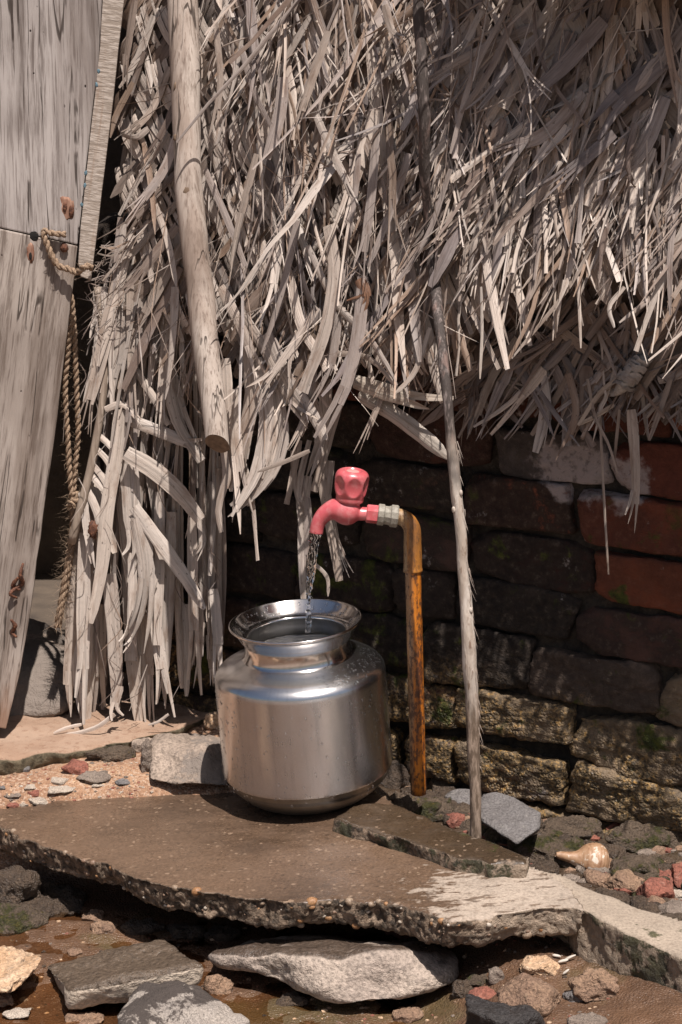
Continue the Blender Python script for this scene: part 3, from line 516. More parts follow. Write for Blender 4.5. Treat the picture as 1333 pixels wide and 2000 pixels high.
# wet boulders and rubble at the lower edge
RK = [
 (-30, 1690, 70, 1800, 'wetdark', 'dark wet boulder at the picture edge below the slab', 51, 0.9), (0, 1722, 165, 1792, 'wetdark', 'broad glistening wet boulder under the slab corner', 52, 0.8),
 (-20, 1770, 95, 1822, 'wetmoss', 'low wet boulder with sand on top, in front of the broad glistening one', 53, 0.8),
 (160, 1776, 205, 1802, 'brown', 'small brown stone half in the slab shadow, farther of the two', 54, 0.9), (178, 1796, 226, 1826, 'brown', 'small smooth brown stone lying in the mud before the shadow', 55, 0.9),
 (133, 1850, 162, 1868, 'brown', 'flat tan pebble in mud behind the flat dark-topped stone', 56, 0.9), (-40, 1932, 30, 1972, 'brown', 'reddish brown stone below the layered ochre one', 57, 0.8),
 (4, 1968, 58, 1992, 'cream', 'small pale stone alone on mud at the bottom corner', 58, 0.8), (130, 1972, 205, 2003, 'brown', 'brown stone tucked under the flat dark-topped stone', 59, 0.8), (38, 1946, 58, 1956, 'cream', 'tiny cream pebble beside the ochre stone', 60, 0.9),
 (975, 1902, 1102, 1996, 'brown', 'rough brown boulder standing in the muddy puddle', 61, 0.9), (908, 1938, 1062, 2060, 'black', 'black jagged rock at the bottom edge before the brown boulder', 62, 0.8),
 (1016, 1864, 1098, 1908, 'ochre', 'ochre brown rock under the slab corner', 63, 0.8), (1118, 1884, 1206, 1958, 'brown', 'smooth brown wedge-shaped stone by the mossy kerb', 64, 0.9),
 (1100, 1931, 1146, 1960, 'grey', 'small square grey stone chip between boulder and wedge-shaped stone', 65, 0.7), (1112, 1977, 1186, 2012, 'dusty', 'rounded grey pebble at the bottom edge of the puddle', 66, 0.8),
 (1138, 1928, 1168, 1956, 'wetdark', 'wet dark stone at the foot of the wedge-shaped stone', 67, 0.8), (955, 1888, 985, 1922, 'dusty', 'small upright grey stone beside the largest pale stone', 68, 0.8),
 (912, 1898, 962, 1930, 'wetmoss', 'small mossy stone at the tip of the largest pale stone', 69, 0.9), (918, 1924, 975, 1955, 'red', 'wet reddish stone in front of the small mossy one', 70, 0.8),
 (880, 1906, 930, 1950, 'wetdark', 'wet dark stone just under the tip of the largest pale stone', 71, 0.8), (400, 1900, 455, 1950, 'brown', 'muddy stone between the white blotched and the pale stone', 72, 0.8),
 (540, 1938, 600, 1968, 'wetdark', 'wet stone in the shadow under the largest pale stone', 73, 0.8), (770, 1962, 830, 1996, 'brown', 'brown wet stone standing in mud below the largest pale stone', 74, 0.8),
 (240, 1790, 320, 1830, 'wetdark', 'dark rock in the deep shadow under the slab, nearest the brown stones', 75, 0.8), (320, 1800, 400, 1838, 'wetdark', 'dark rock in the slab shadow behind the flat dark-topped stone', 76, 0.8), (400, 1805, 470, 1840, 'wetdark', 'dark rock in the slab shadow above the largest pale stone', 77, 0.8),
 # along the wall foot
 (998, 1622, 1142, 1702, 'wetmoss', 'mossy boulder between the grey angular stone and the shell', 81, 0.8), (1195, 1664, 1316, 1728, 'wetmoss', 'mossy topped stone behind the shell and the red stone', 82, 0.7),
 (1246, 1710, 1320, 1772, 'red', 'angular red stone by the kerb', 83, 0.8), (1318, 1690, 1400, 1740, 'red', 'reddish stone at the picture edge near the wall foot', 84, 0.8),
 (1308, 1736, 1352, 1762, 'cream', 'small pale stone beside the angular red stone', 85, 0.8), (1280, 1752, 1400, 1812, 'dusty', 'speckled brown stone at the picture edge behind the kerb', 86, 0.8),
 (1180, 1700, 1262, 1752, 'brown', 'brown stone between shell and angular red stone', 87, 0.8), (1200, 1726, 1248, 1752, 'red', 'wet shiny red stone chip beside the kerb', 88, 0.7), (1128, 1674, 1200, 1716, 'dusty', 'crusty grey stone that the shell leans on', 89, 0.8),
 (742, 1478, 802, 1548, 'wetdark', 'glistening wet rock between pot and rusty pipe', 91, 0.9), (775, 1544, 892, 1606, 'wetmoss', 'low mossy rock at the foot of the rusty pipe', 92, 0.7), (835, 1420, 885, 1510, 'wetdark', 'dark wet rock behind the rusty pipe', 93, 0.8),
 (870, 1588, 908, 1622, 'red', 'small wet red stone beside the slender pole', 94, 0.8), (868, 1540, 945, 1592, 'grey', 'grey stone behind the slender pole', 95, 0.7), (938, 1506, 1008, 1562, 'wetmoss', 'olive mossy rock above the flat grey angular stone', 96, 0.7), (840, 1500, 905, 1560, 'wetmoss', 'mossy rock between the pipe and the slender pole', 97, 0.8),
 (925, 1610, 965, 1642, 'wetmoss', 'small dark rock against the foot of the slender pole', 98, 0.8), (1060, 1590, 1180, 1650, 'wetmoss', 'mossy lump at the wall foot above the shell', 99, 0.6), (1180, 1600, 1330, 1672, 'wetmoss', 'long mossy lump at the wall foot near the picture edge', 100, 0.5),
 # on the sand
 (120, 1482, 178, 1514, 'red', 'flat dark red stone on the sand', 101, 0.8), (146, 1498, 216, 1532, 'dusty', 'dark grey stone next to the flat red one on the sand', 102, 0.8), (170, 1454, 262, 1488, 'wetmoss', 'ochre mossy lump under the ledge edge', 103, 0.6), (64, 1478, 90, 1500, 'cream', 'cream stone under the ledge at the sand', 104, 0.8),
 (34, 1494, 58, 1510, 'grey', 'little grey stone on the sand below the ledge', 105, 0.8), (98, 1516, 134, 1534, 'cream', 'cream stone in front of the flat red stone', 106, 0.8), (96, 1530, 148, 1550, 'cream', 'double cream stone at the slab corner', 107, 0.8), (6, 1544, 44, 1558, 'dusty', 'flat grey pebble near the picture edge on sand', 108, 0.8), (46, 1530, 72, 1542, 'cream', 'small white pebble in the middle of the sand', 109, 0.8),
 (54, 1552, 98, 1572, 'cream', 'flat cream stone touching the slab edge', 110, 0.8), (54, 1542, 76, 1556, 'red', 'small red pebble behind the flat cream stone', 111, 0.8), (14, 1564, 42, 1578, 'red', 'low red stone at the slab edge', 112, 0.8), (38, 1566, 58, 1577, 'cream', 'small cream pebble between red and flat cream stones', 113, 0.8),
 (222, 1520, 256, 1534, 'grey', 'bluish grey pebble against the slab edge', 114, 0.8), (180, 1528, 206, 1538, 'cream', 'thin cream pebble by the dark grey stone', 115, 0.8), (-10, 1490, 20, 1506, 'cream', 'cream pebble at the picture edge under the ledge', 116, 0.8), (255, 1440, 300, 1472, 'block', 'ochre stone under the end of the ledge', 117, 0.8), (-4, 1534, 12, 1544, 'grey', 'tiny grey pebble at the picture edge', 118, 0.8),
 (400, 1388, 450, 1430, 'ochre', 'broken ochre stone at the end of the ledge by the pot', 119, 0.8), (405, 1345, 470, 1395, 'ochre', 'crumbled ochre lump behind the pot at the ledge', 120, 0.8), (275, 1448, 302, 1520, 'dusty', 'narrow dark stone against the side of the pale block', 121, 0.8),
]
for (x0, y0, x1, y1, mt, lb, sd, dp) in RK:
    rock(x0, y0, x1, y1, sd, mt, lb, dp, sub=5 if (x1-x0) > 80 else 4, planes=12 if mt in ('grey', 'black', 'red', 'brown') else 18, amp=1.7 if mt in ('wetdark', 'wetmoss', 'brown', 'ochre', 'dusty') else 1.0, p=34)
# loose grit that nobody could count
def scatter(name, label, n, area, smin, smax, mats, seed, cat):
    g = np.random.default_rng(seed); accs = [Acc() for _ in mats]; V0, F0 = ico(1)
    for k in range(n):
        px, py = area(g); P = on_ground(px, py); r = g.uniform(smin, smax)**1.0*(0.4+0.6*g.random())
        V = V0*(1+0.25*g.normal(size=(len(V0), 1)).clip(-1, 1))*np.array([1, g.uniform(.6, 1), g.uniform(.4, .8)])*r
        accs[int(g.integers(len(mats)))].add(V+P, F0)
    o = None
    me = bpy.data.meshes.new(name); Vs = []; Fs = []; mi_ = []; n0 = 0
    for q, a_ in enumerate(accs):
        if not a_.V: continue
        v = np.concatenate(a_.V); Vs.append(v); Fs += [tuple(i+n0 for i in f) for f in a_.F]; mi_ += [q]*len(a_.F); n0 += len(v)
    me = mesh_np(name, np.concatenate(Vs), Fs, None, False)
    for q in mats: me.materials.append(ST[q])
    me.polygons.foreach_set('material_index', np.array(mi_, np.int32)); o = link(name, me); tag(o, label, cat, kind='stuff'); return o
scatter('sand_grit', 'small gravel scattered over the pale sand by the ledge', 520, lambda g: (g.uniform(-40, 300), g.uniform(1465, 1575)), 0.0015, 0.0055, ['cream', 'red', 'dusty', 'ochre', 'brown'], 3, 'gravel')
scatter('mud_grit', 'small gravel scattered over the wet mud in front', 700, lambda g: (g.uniform(-40, 1200), g.uniform(1800, 2040)), 0.0015, 0.006, ['brown', 'red', 'dusty', 'wetdark', 'ochre'], 4, 'gravel')
scatter('wall_foot_grit', 'broken wet rubble bits along the foot of the brick wall', 520, lambda g: (g.uniform(760, 1440), g.uniform(1560, 1830)), 0.005, 0.032, ['wetdark', 'wetdark', 'brown', 'wetmoss', 'red', 'dusty'], 5, 'rubble')

gq = np.random.default_rng(77); Q = []; QF = []; qn = 0; qm = []
for k in range(150):
    px = gq.uniform(770, 1440); y0 = np.interp(px, [770, 940, 1040, 1200, 1440], [1530, 1590, 1640, 1690, 1760]); P = on_ground(px, gq.uniform(y0-20, y0+np.interp(px, [770, 1000, 1200, 1440], [20, 60, 90, 110])))
    V, F = rock_shape(500+k, 3, 11, 30.0); V = V*np.array([1, gq.uniform(.7, 1), gq.uniform(.5, .9)])*gq.uniform(0.010, 0.028); V = finish_rock(V, F, 1.6, k)+P; Q.append(V); QF.append(F+qn); qn += len(V); qm += [int(gq.choice([0, 0, 0, 1, 1, 2, 3]))]*len(F)
me = mesh_np('rubble', np.concatenate(Q), np.concatenate(QF))
for q in ('wetdark', 'wetmoss', 'brown', 'red'): me.materials.append(ST[q])
me.polygons.foreach_set('material_index', np.array(qm, np.int32)); tag(link('wall_foot_rubble', me), 'heap of dark wet broken rubble along the foot of the brick wall', 'rubble', kind='stuff')
# puddle
mw = M('puddle_water'); fr = mw.n('ShaderNodeFresnel', {'IOR': 1.33, 'Normal': mw.bump(mw.noise(mw.pos(), 55, 2), 0.05, 0.01)})
gl = mw.n('ShaderNodeBsdfGlossy', {'Roughness': 0.03, 'Color': (1, 1, 1)}); tr = mw.n('ShaderNodeBsdfTransparent', {'Color': (0.80, 0.70, 0.58)})
ms = mw.n('ShaderNodeMixShader'); mw.t.links.new(fr.outputs[0], ms.inputs[0]); mw.t.links.new(tr.outputs[0], ms.inputs[1]); mw.t.links.new(gl.outputs[0], ms.inputs[2]); mw.t.links.new(ms.outputs[0], mw.out.inputs[0])
pv = [(x, y, -0.1485) for x, y in [(-0.62, 2.3), (0.62, 2.3), (0.62, 2.62), (0.3, 2.95), (-0.1, 3.02), (-0.62, 3.1)]]
tag(link('puddle_water', mesh_np('puddle_water', pv, [tuple(range(6))], mw.m, False)), kind='structure')

# ------------------------------------------------------------------ thatch
PT = R(84.0); TU = wnb*math.cos(PT)+np.array([0, 0, math.sin(PT)]); TN = -wnb*math.sin(PT)+np.array([0, 0, math.cos(PT)]); TE = we_
T0 = wallpt(0, 0.70, 0.17)
def th(px, py, c=0.0): return at_plane(px, py, T0+TN*c, TN)
PALE = np.array([[0.46, 0.395, 0.345], [0.33, 0.275, 0.245], [0.37, 0.30, 0.25], [0.27, 0.21, 0.175], [0.54, 0.455, 0.39], [0.20, 0.15, 0.125], [0.33, 0.235, 0.175]])
BROWN = np.array([[0.22, 0.15, 0.11], [0.17, 0.115, 0.085], [0.25, 0.18, 0.14], [0.14, 0.10, 0.08], [0.27, 0.205, 0.165]])
GREY = np.array([[0.26, 0.22, 0.205], [0.21, 0.175, 0.165], [0.31, 0.265, 0.245], [0.23, 0.185, 0.165]])
def pick(pal, g, v=0.16): return pal[int(g.integers(len(pal)))]*(1+g.normal(0, v))
class Strips:
    def __init__(s): s.items = []
    def ribbon(s, pts, w, nrm, fold=0.18, twist=0.0, tint=(0.5, 0.42, 0.35), score=1.0):
        pts = np.asarray(pts, float); k = len(pts); T = np.gradient(pts, axis=0); T /= np.linalg.norm(T, axis=1)[:, None]+1e-12
        nrm = np.broadcast_to(np.asarray(nrm, float), (k, 3)); B = np.cross(nrm, T); B /= np.linalg.norm(B, axis=1)[:, None]+1e-12; N = np.cross(T, B)
        if np.ndim(twist) or twist: a = (np.linspace(0, 1, k)*twist)[:, None]; B, N = B*np.cos(a)+N*np.sin(a), N*np.cos(a)-B*np.sin(a)
        w = np.asarray(w, float)[:, None]; V = np.stack([pts-B*w/2-N*fold*w, pts, pts+B*w/2-N*fold*w], 1).reshape(-1, 3)
        L = np.concatenate([[0], np.cumsum(np.linalg.norm(np.diff(pts, axis=0), axis=1))]); ou, ov = rng.uniform(0, 50, 2)
        uv = np.stack([np.concatenate([-w/2, 0*w, w/2], 1)+ou, np.repeat(L[:, None], 3, 1)+ov], -1).reshape(-1, 2)
        i = np.arange(k-1)[:, None]*3; F = np.concatenate([np.concatenate([i, i+1, i+4, i+3], 1), np.concatenate([i+1, i+2, i+5, i+4], 1)])
        tv = np.asarray(tint); tv = tv*min(1.0, 0.58/max(tv)); s.items.append((V, F, uv, np.repeat(tv[None], len(V), 0), float(w.mean()*L[-1]*score)))
    def free(s, P, d, L, w, nrm, out=0.0, sag=0.0, bend=0.0, twist=0.0, fold=None, tint=None, seg=6, tip=0.35, score=1.0, g=rng):
        """strip from root P along d; out = lift along nrm at the tip, sag = droop, bend = sideways curve (fractions of L)"""
        t = np.linspace(0, 1, seg+1); d = unit(d); side = unit(np.cross(nrm, d)); nrm = np.asarray(nrm, float)
        fold = g.uniform(-0.18, 0.42) if fold is None else fold; tint = pick(PALE, g) if tint is None else tint
        split = w > 0.0075 and g.random() < 0.6
        cen = lambda tt: P+np.outer(tt*L, d)+np.outer(out*L*tt**1.4, nrm)+np.outer(bend*L*tt**2, side)+np.outer(-sag*L*tt**2, [0, 0, 1.0])
        te = g.uniform(0.35, 0.8) if split else 1.0
        pts = cen(t*te)+np.outer(g.normal(0, 0.008, seg+1)*L*t, side)
        pr = np.interp(t, [0, 0.12, 0.6, 0.88, 1], [0.7, 1, 0.95, 0.95 if split else 0.72, 0.9 if split else tip])*w*(1+g.normal(0, 0.13, seg+1))
        s.ribbon(pts, pr, nrm, fold, twist*te, tint, score)
        if split:
            m_ = int(g.integers(2, 5)); q = np.linspace(0, 1, 5)
            for k in range(m_):
                off = ((k+0.5)/m_-0.5)*w*0.9; l1 = (1-te)*g.uniform(0.5, 1.25); sp_ = g.normal(0, 0.14)+off/w*0.35; so_ = g.normal(0.05, 0.16)
                a_ = cen(te-0.04+q*l1)+pts[-1]-cen(np.array([te]))[0]; p2 = a_+np.outer(np.full(5, off), side)+np.outer(sp_*L*l1*q**1.5, side)+np.outer(so_*L*l1*q**1.5, nrm)
                s.ribbon(p2, np.interp(q, [0, 0.6, 1], [1, 0.85, g.choice([0.1, 0.5])])*w/m_*0.95, nrm, g.uniform(-0.3, 0.3), twist*te+g.normal(0, 0.6), np.asarray(tint)*(1+g.normal(0, 0.08)), score*0.5)
    def finish(s, par, n_single, single='leaf_strip', mass='leaf_mass'):
        it = sorted(s.items, key=lambda q: -q[4]); one, rest = it[:n_single], it[n_single:]
        for V, F, uv, t, _ in one: child(single, mesh_np(single, V, F, LEAF, True, uv, t), par)
        if rest:
            off = 0; Fs = []
            for q in rest: Fs.append(q[1]+off); off += len(q[0])
            child(mass, mesh_np(mass, np.concatenate([q[0] for q in rest]), np.concatenate(Fs), LEAF, True, np.concatenate([q[2] for q in rest]), np.concatenate([q[3] for q in rest])), par, kind='stuff')
def dirn(deg): a = R(deg); return -TU*math.cos(a)+TE*math.sin(a)     # 0 = straight down the roof, positive swings to the right
def pxstrip(St, pxs, wpx, c=0.03, dc=0.0, fold=0.15, twist=0.0, tint=None, n=10, tip=0.4, Yf=None, score=1.0, taper=True, root=0.8, g=rng):
    """strip through points traced in the photograph, lying c metres off the thatch plane (or on the depth Yf)"""
    m_ = len(pxs); P = np.array([(th(x, y, c+dc*q/max(1, m_-1)) if Yf is None else at_y(x, y, Yf-dc*q/max(1, m_-1))) for q, (x, y) in enumerate(pxs)])
    pts = spline(P, n) if m_ > 2 else P[0]+(P[1]-P[0])*np.linspace(0, 1, n)[:, None]; t = np.linspace(0, 1, n); k = mpp(P[m_//2])
    pr = np.interp(t, [0, 0.15, 0.65, 0.9, 1], [root, 1, 0.95, 0.75, tip])*wpx*k*(1+g.normal(0, 0.04, n)); nr = TN if Yf is None else np.array([0.1, -1, 0.12])
    tint = pick(PALE, g) if tint is None else np.asarray(tint)
    if wpx > 13 and n >= 8 and g.random() < 0.75:
        c0 = int(n*g.uniform(0.55, 0.8)); m2 = int(g.integers(2, 5)); sd = np.cross(nr, np.gradient(pts, axis=0)); sd /= np.linalg.norm(sd, axis=1)[:, None]+1e-9; w0 = pr[c0]
        St.ribbon(pts[:c0+1], pr[:c0+1], nr, fold, twist*0.7, tint, score)
        for q in range(m2):
            tail = pts[max(0, c0-1):]; kk = len(tail); tq_ = np.linspace(0, 1, kk); ln = g.uniform(0.6, 1.1); off = ((q+0.5)/m2-0.5)*w0*0.9
            tt_ = tail[0]+(tail-tail[0])*ln+sd[max(0, c0-1):]*(off+(off*0.7+g.normal(0, 0.006))*tq_[:, None]**1.5)+np.outer(g.normal(0.002, 0.006)*tq_**1.5, unit(nr))
            St.ribbon(tt_, np.interp(tq_, [0, 0.6, 1], [1, 0.9, g.choice([0.15, 0.5])])*w0/m2*0.98, nr, g.uniform(-0.2, 0.3), g.normal(0, 0.5), tint*(1+g.normal(0, 0.07)), score*0.5)
    else: St.ribbon(pts, pr, nr, fold, twist, tint, score)

# --- plaited mats: bands of split leaflets passing over and under one another
def plait(St, a0, a1, b0, b1, ang, sp, c, pals, seed, mr=(2, 5), amp=0.007, keep=None, fray=0.55, fr_out=0.25):
    g = np.random.default_rng(seed); D = (dirn(ang[0]), dirn(ang[1])); sn = math.sin(R(abs(ang[0]-ang[1]))); ctr = T0+TE*(a0+a1)/2+TU*(b0+b1)/2
    n = int((abs(a1-a0)+abs(b1-b0))/sp)+2
    for i in range(-n, n+1):
        for j in range(-n, n+1):
            P = ctr+(D[0]*i+D[1]*j)*sp; a_ = np.dot(P-T0, TE); b_ = np.dot(P-T0, TU)
            if not (a0 < a_ < a1 and b0 < b_ < b1) or (keep is not None and not keep(P)): continue
            fam = (i+j) % 2; d0 = D[fam]; m_ = int(g.integers(mr[0], mr[1])) if fam else max(1, int(g.integers(mr[0], mr[1]))-1); band = sp*sn*(1.0 if not fam else 0.80); tb = pick(pals[fam], g); q0 = unit(np.cross(TN, d0)); ba = g.normal(0, 0.05); base_c = g.normal(0, 0.0015)
            for k in range(m_):
                d = unit(d0+q0*(ba+g.normal(0, 0.035))); L = sp*g.uniform(1.7, 2.15); off = ((k+0.5)/m_-0.5)*band; fr = g.random() < fray*(1.0 if fam else 0.55); up = sp*g.uniform(0.85, 1.0)
                if fr: L *= g.uniform(1.0, 1.55)
                t = np.linspace(0, 1, 8); x = t*L; cc = c+base_c+amp*((1 if fam else 0.55)-((x-up)/sp)**2*0.9).clip(-1.0, 1)
                if fr: cc = np.where(x > up, np.maximum(cc, c+amp*0.7)+fr_out*g.uniform(0.1, 1.0)*(x-up)**2/L, cc)
                pts = P-d*up+q0*off+np.outer(x, d)+np.outer(cc+g.normal(0, 0.0012), TN)+np.outer(g.normal(0, 0.02)*L*t**2, q0)
                w = band/m_*g.uniform(0.85, 1.1)*np.interp(t, [0, 0.1, 0.7, 0.92, 1], [0.85, 1, 1, 0.85, g.choice([0.15, 0.5, 0.9])])*(1+g.normal(0, 0.07, 8))
                St.ribbon(pts, w, TN, g.uniform(-0.12, 0.22), g.normal(0, 0.22), tb*(1+g.normal(0, 0.12)), 0.9)
def proj(P): D = P-CAM; dp = D @ CF; return 666.5+D[0]/dp*FPX, 1000-(D @ CU)/dp*FPX

# ===== main thatch over the left and middle
TH1 = thing('palm_thatch', 'big thatch mat of woven dry palm leaves hanging ragged behind the tap', 'thatch', tuple(th(560, 700)))
s1 = Strips(); g1 = np.random.default_rng(21)
aL = np.dot(th(235, 300)-T0, TE); aM = np.dot(th(880, 300)-T0, TE); aR = np.dot(th(1900, 300)-T0, TE); bT = np.dot(th(600, -170)-T0, TU)
def bpx(py): return np.dot(th(900, py)-T0, TU)
def left_edge(py): return np.interp(py, [-200, 0, 150, 275, 300, 480, 520, 800], [250, 243, 228, 212, 232, 232, 225, 260])
def keep1(P): x, y = proj(P); return x > left_edge(y)+14
plait(s1, aL-0.05, aM+0.10, -0.10, bT, (-36, 29), 0.056, -0.006, (np.concatenate([BROWN[[0, 1, 2, 4]], PALE[[3, 6, 1]]])*0.60, PALE[[0, 4, 4, 0]]*1.15), 31, (3, 6), 0.015, fray=0.34, keep=lambda P: keep1(P) and proj(P)[1] < np.interp(proj(P)[0], [230, 430, 520, 640, 700, 880], [560, 640, 760, 750, 700, 640]))  # one band family tinted darker, the other lighter, standing in for shade contrast
# loose fringe in overlapping courses
for row, py in enumerate(np.arange(-170, 700, 88)):
    x = 235.0
    while x < 900:
        for rep in range(2 if g1.random() < 0.7 else 3):
            px = x+g1.normal(0, 10); yy = py+g1.uniform(-34, 34)
            u = g1.random()
            an = (-g1.normal(30, 9) if u < 0.42 else g1.normal(28, 9) if u < 0.74 else g1.normal(0, 9))
            if px < 330: an = -abs(g1.normal(36, 9)) if u < 0.75 else g1.normal(12, 14)
            if px < left_edge(yy)+20 or (px < 300 and 280 < yy < 470): continue
            L = g1.gamma(5, 0.036)+0.06; w = g1.choice([0.0028, 0.005, 0.009, 0.014, 0.020], p=[0.16, 0.24, 0.28, 0.20, 0.12])*g1.uniform(0.8, 1.2)
            lim = np.interp(px, [230, 420, 500, 640, 700, 860], [600, 860, 930, 800, 770, 740])
            if yy+L/0.00089 > lim+40: L = max(0.05, (lim+g1.uniform(-60, 40)-yy)*0.00089)
            if L < 0.05: continue
            ex, ey = proj(th(px, yy, 0.02)+dirn(an)*L)
            if ex < left_edge(ey)+4: continue
            pxl = lambda q: np.interp(q, [-140, 0, 200, 400, 580, 740, 862], [352, 356, 363, 374, 393, 412, 424])
            if yy < 850 and px > pxl(yy) and ex < pxl(ey)+20 and g1.random() < 0.93: continue
            if yy < 850 and px < pxl(yy) and ex > pxl(ey)-20 and g1.random() < 0.8: continue
            pal = PALE[[0, 1, 2, 4, 6]] if g1.random() < 0.72 else (GREY if g1.random() < 0.5 else BROWN)
            near_pole = abs(px-np.interp(yy, [-140, 0, 200, 400, 580, 740, 862], [352, 356, 363, 374, 393, 412, 424])) < 75
            if near_pole and yy < 860: L = min(L, 0.14)
            s1.free(th(px, yy, 0.0+g1.uniform(0, 0.02)*(0.3 if near_pole else 1)), dirn(an), L, w, TN, out=(0.02 if near_pole else g1.gamma(2.0, 0.075)), sag=0.04, bend=g1.normal(0, 0.05), twist=g1.normal(0, 0.5), tint=pick(pal, g1), tip=g1.choice([0.1, 0.35, 0.7, 0.95]), g=g1)
        x += g1.uniform(34, 66)
# wiry filaments
for k in range(170):
    px, yy = g1.uniform(240, 880), g1.uniform(-100, 620); an = g1.normal(-10, 32)
    if px < left_edge(yy)+25: continue
    s1.free(th(px, yy, g1.uniform(0.015, 0.04)), dirn(an), g1.uniform(0.06, 0.24), g1.uniform(0.0012, 0.0028), TN, out=g1.uniform(0, 0.25), bend=g1.normal(0, 0.15), twist=g1.normal(0, 1.5), tip=0.2, tint=pick(PALE, g1), g=g1)
# traced long leaves of the middle
TR = [
 ([(640, 440), (652, 520), (640, 620), (590, 765)], 30, 0.055), ([(708, 540), (700, 640), (672, 760), (628, 850)], 30, 0.055), ([(735, 250), (725, 380), (700, 560)], 20, 0.05), ([(552, 150), (545, 220), (520, 310)], 30, 0.05),
 ([(470, 610), (520, 690), (575, 790), (640, 840)], 24, 0.035), ([(430, 560), (470, 640), (505, 730), (520, 770)], 26, 0.035), ([(520, 650), (560, 740), (620, 830), (632, 860)], 30, 0.04), ([(600, 480), (660, 600), (720, 660), (775, 750)], 16, 0.045), ([(640, 690), (720, 700), (775, 755)], 12, 0.04),
 ([(800, 620), (750, 760), (700, 890)], 14, 0.0), ([(840, 640), (800, 740), (770, 770)], 12, 0.04), ([(620, 600), (560, 690), (490, 785)], 18, 0.05), ([(600, 640), (570, 690), (560, 760)], 14, 0.05), ([(580, 720), (548, 800), (545, 805)], 14, 0.04),
 ([(640, 740), (625, 870), (590, 960)], 26, 0.03), ([(690, 700), (650, 830), (612, 960)], 18, 0.035), ([(612, 700), (600, 800), (566, 890)], 20, 0.03), ([(605, 880), (560, 900), (503, 922)], 9, 0.05),
 ([(480, 640), (490, 760), (468, 900), (455, 1020)], 34, 0.03), ([(500, 700), (520, 820), (500, 930), (450, 1030)], 34, 0.035), ([(455, 760), (462, 880), (472, 960), (485, 1050)], 26, 0.04), ([(520, 720), (530, 850), (510, 940), (478, 985)], 26, 0.03), ([(440, 700), (448, 860), (452, 960)], 26, 0.02), ([(540, 760), (548, 880), (500, 960), (440, 1010)], 28, 0.03),
 ([(430, 850), (440, 930), (425, 1000), (432, 1040)], 18, 0.04), ([(470, 880), (490, 960), (500, 1060), (503, 1095)], 12, 0.03), ([(590, 930), (600, 1000), (596, 1100), (598, 1160)], 20, 0.00), ([(604, 930), (592, 1010), (590, 1090), (594, 1180)], 17, 0.01), ([(628, 850), (630, 920), (650, 1040), (664, 1135)], 24, 0.01), ([(640, 960), (660, 1060), (680, 1130)], 14, 0.01), ([(648, 900), (640, 980), (668, 1100)], 16, 0.015), ([(600, 1090), (640, 1130), (641, 1165)], 8, 0.0), ([(586, 860), (570, 940), (560, 985)], 13, 0.02), ([(572, 880), (580, 960), (592, 1010)], 12, 0.02), ([(605, 860), (585, 950), (590, 1050)], 12, 0.02),
 ([(660, 590), (640, 720), (600, 790)], 22, 0.045), ([(580, 430), (545, 580), (510, 690)], 20, 0.05), ([(390, 470), (410, 600), (440, 700)], 18, 0.05), ([(560, 520), (590, 640), (640, 720)], 22, 0.04), ([(500, 300), (470, 420), (440, 560)], 18, 0.05), ([(420, 40), (430, 160), (410, 300)], 16, 0.05), ([(640, 60), (600, 180), (575, 260)], 20, 0.05), ([(750, 10), (770, 70), (785, 85)], 18, 0.05), ([(700, 300), (690, 400), (672, 470)], 14, 0.05), ([(800, 300), (760, 420), (720, 520)], 18, 0.05), ([(470, 90), (500, 190), (548, 280)], 16, 0.045), ([(610, 210), (650, 300), (700, 400)], 18, 0.04), ([(400, 330), (440, 420), (480, 520)], 16, 0.04), ([(880, 330), (830, 470), (770, 560)], 12, 0.06)]
for pts, w, c in TR: pxstrip(s1, pts, w, c, dc=0.015, Yf=(3.37 if max(q[1] for q in pts) > 905 and min(q[0] for q in pts) > 555 else None), fold=g1.uniform(0.05, 0.25), twist=g1.normal(0, 0.25), tint=pick(PALE[[0, 1, 2, 4]], g1, 0.06), tip=g1.choice([0.25, 0.6, 0.9]), score=3.0)
pxstrip(s1, [(700, 545), (712, 580), (700, 605)], 26, 0.058, fold=0.2, tint=(0.24, 0.13, 0.08), score=3)
# broad sheath pieces lying across at the eave
pxstrip(s1, [(690, 745), (760, 768), (830, 785), (875, 792)], 34, 0.02, fold=0.2, tint=(0.46, 0.39, 0.32), score=4, tip=0.6); pxstrip(s1, [(700, 770), (760, 805), (820, 850), (876, 896)], 34, 0.0, fold=0.25, tint=(0.45, 0.39, 0.33), score=4, tip=0.25)
# side strips by the doorway, long and leaning
for pts, w in [([(345, 395), (280, 470), (215, 545)], 16), ([(345, 440), (290, 510), (235, 600)], 22), ([(350, 330), (270, 420), (225, 470)], 14), ([(355, 480), (300, 580), (262, 650)], 26), ([(350, 520), (310, 600), (270, 690), (240, 760)], 24), ([(330, 260), (270, 350), (232, 420)], 12), ([(340, 560), (335, 650), (322, 780)], 22), ([(300, 390), (330, 480), (345, 560)], 14), ([(275, 330), (300, 400), (320, 440)], 18), ([(260, 160), (225, 230), (213, 268)], 14), ([(280, 100), (250, 190), (222, 262)], 16), ([(300, 30), (270, 110), (235, 170)], 18), ([(330, 130), (290, 220), (228, 278)], 18), ([(262, 0), (250, 80), (235, 190)], 20), ([(290, 250), (262, 270), (240, 265)], 14), ([(290, 430), (240, 500), (200, 548)], 10), ([(255, 470), (215, 485), (195, 482)], 5), ([(250, 480), (215, 500), (190, 495)], 4), ([(252, 500), (225, 490), (200, 505)], 4), ([(350, 250), (320, 330), (270, 400), (240, 440)], 20), ([(352, 180), (310, 270), (262, 330)], 16)]:
    pxstrip(s1, pts, w, g1.uniform(0.01, 0.05), dc=0.01, fold=g1.uniform(0.0, 0.25), twist=g1.normal(0, 0.4), score=3, tip=g1.choice([0.2, 0.6]))
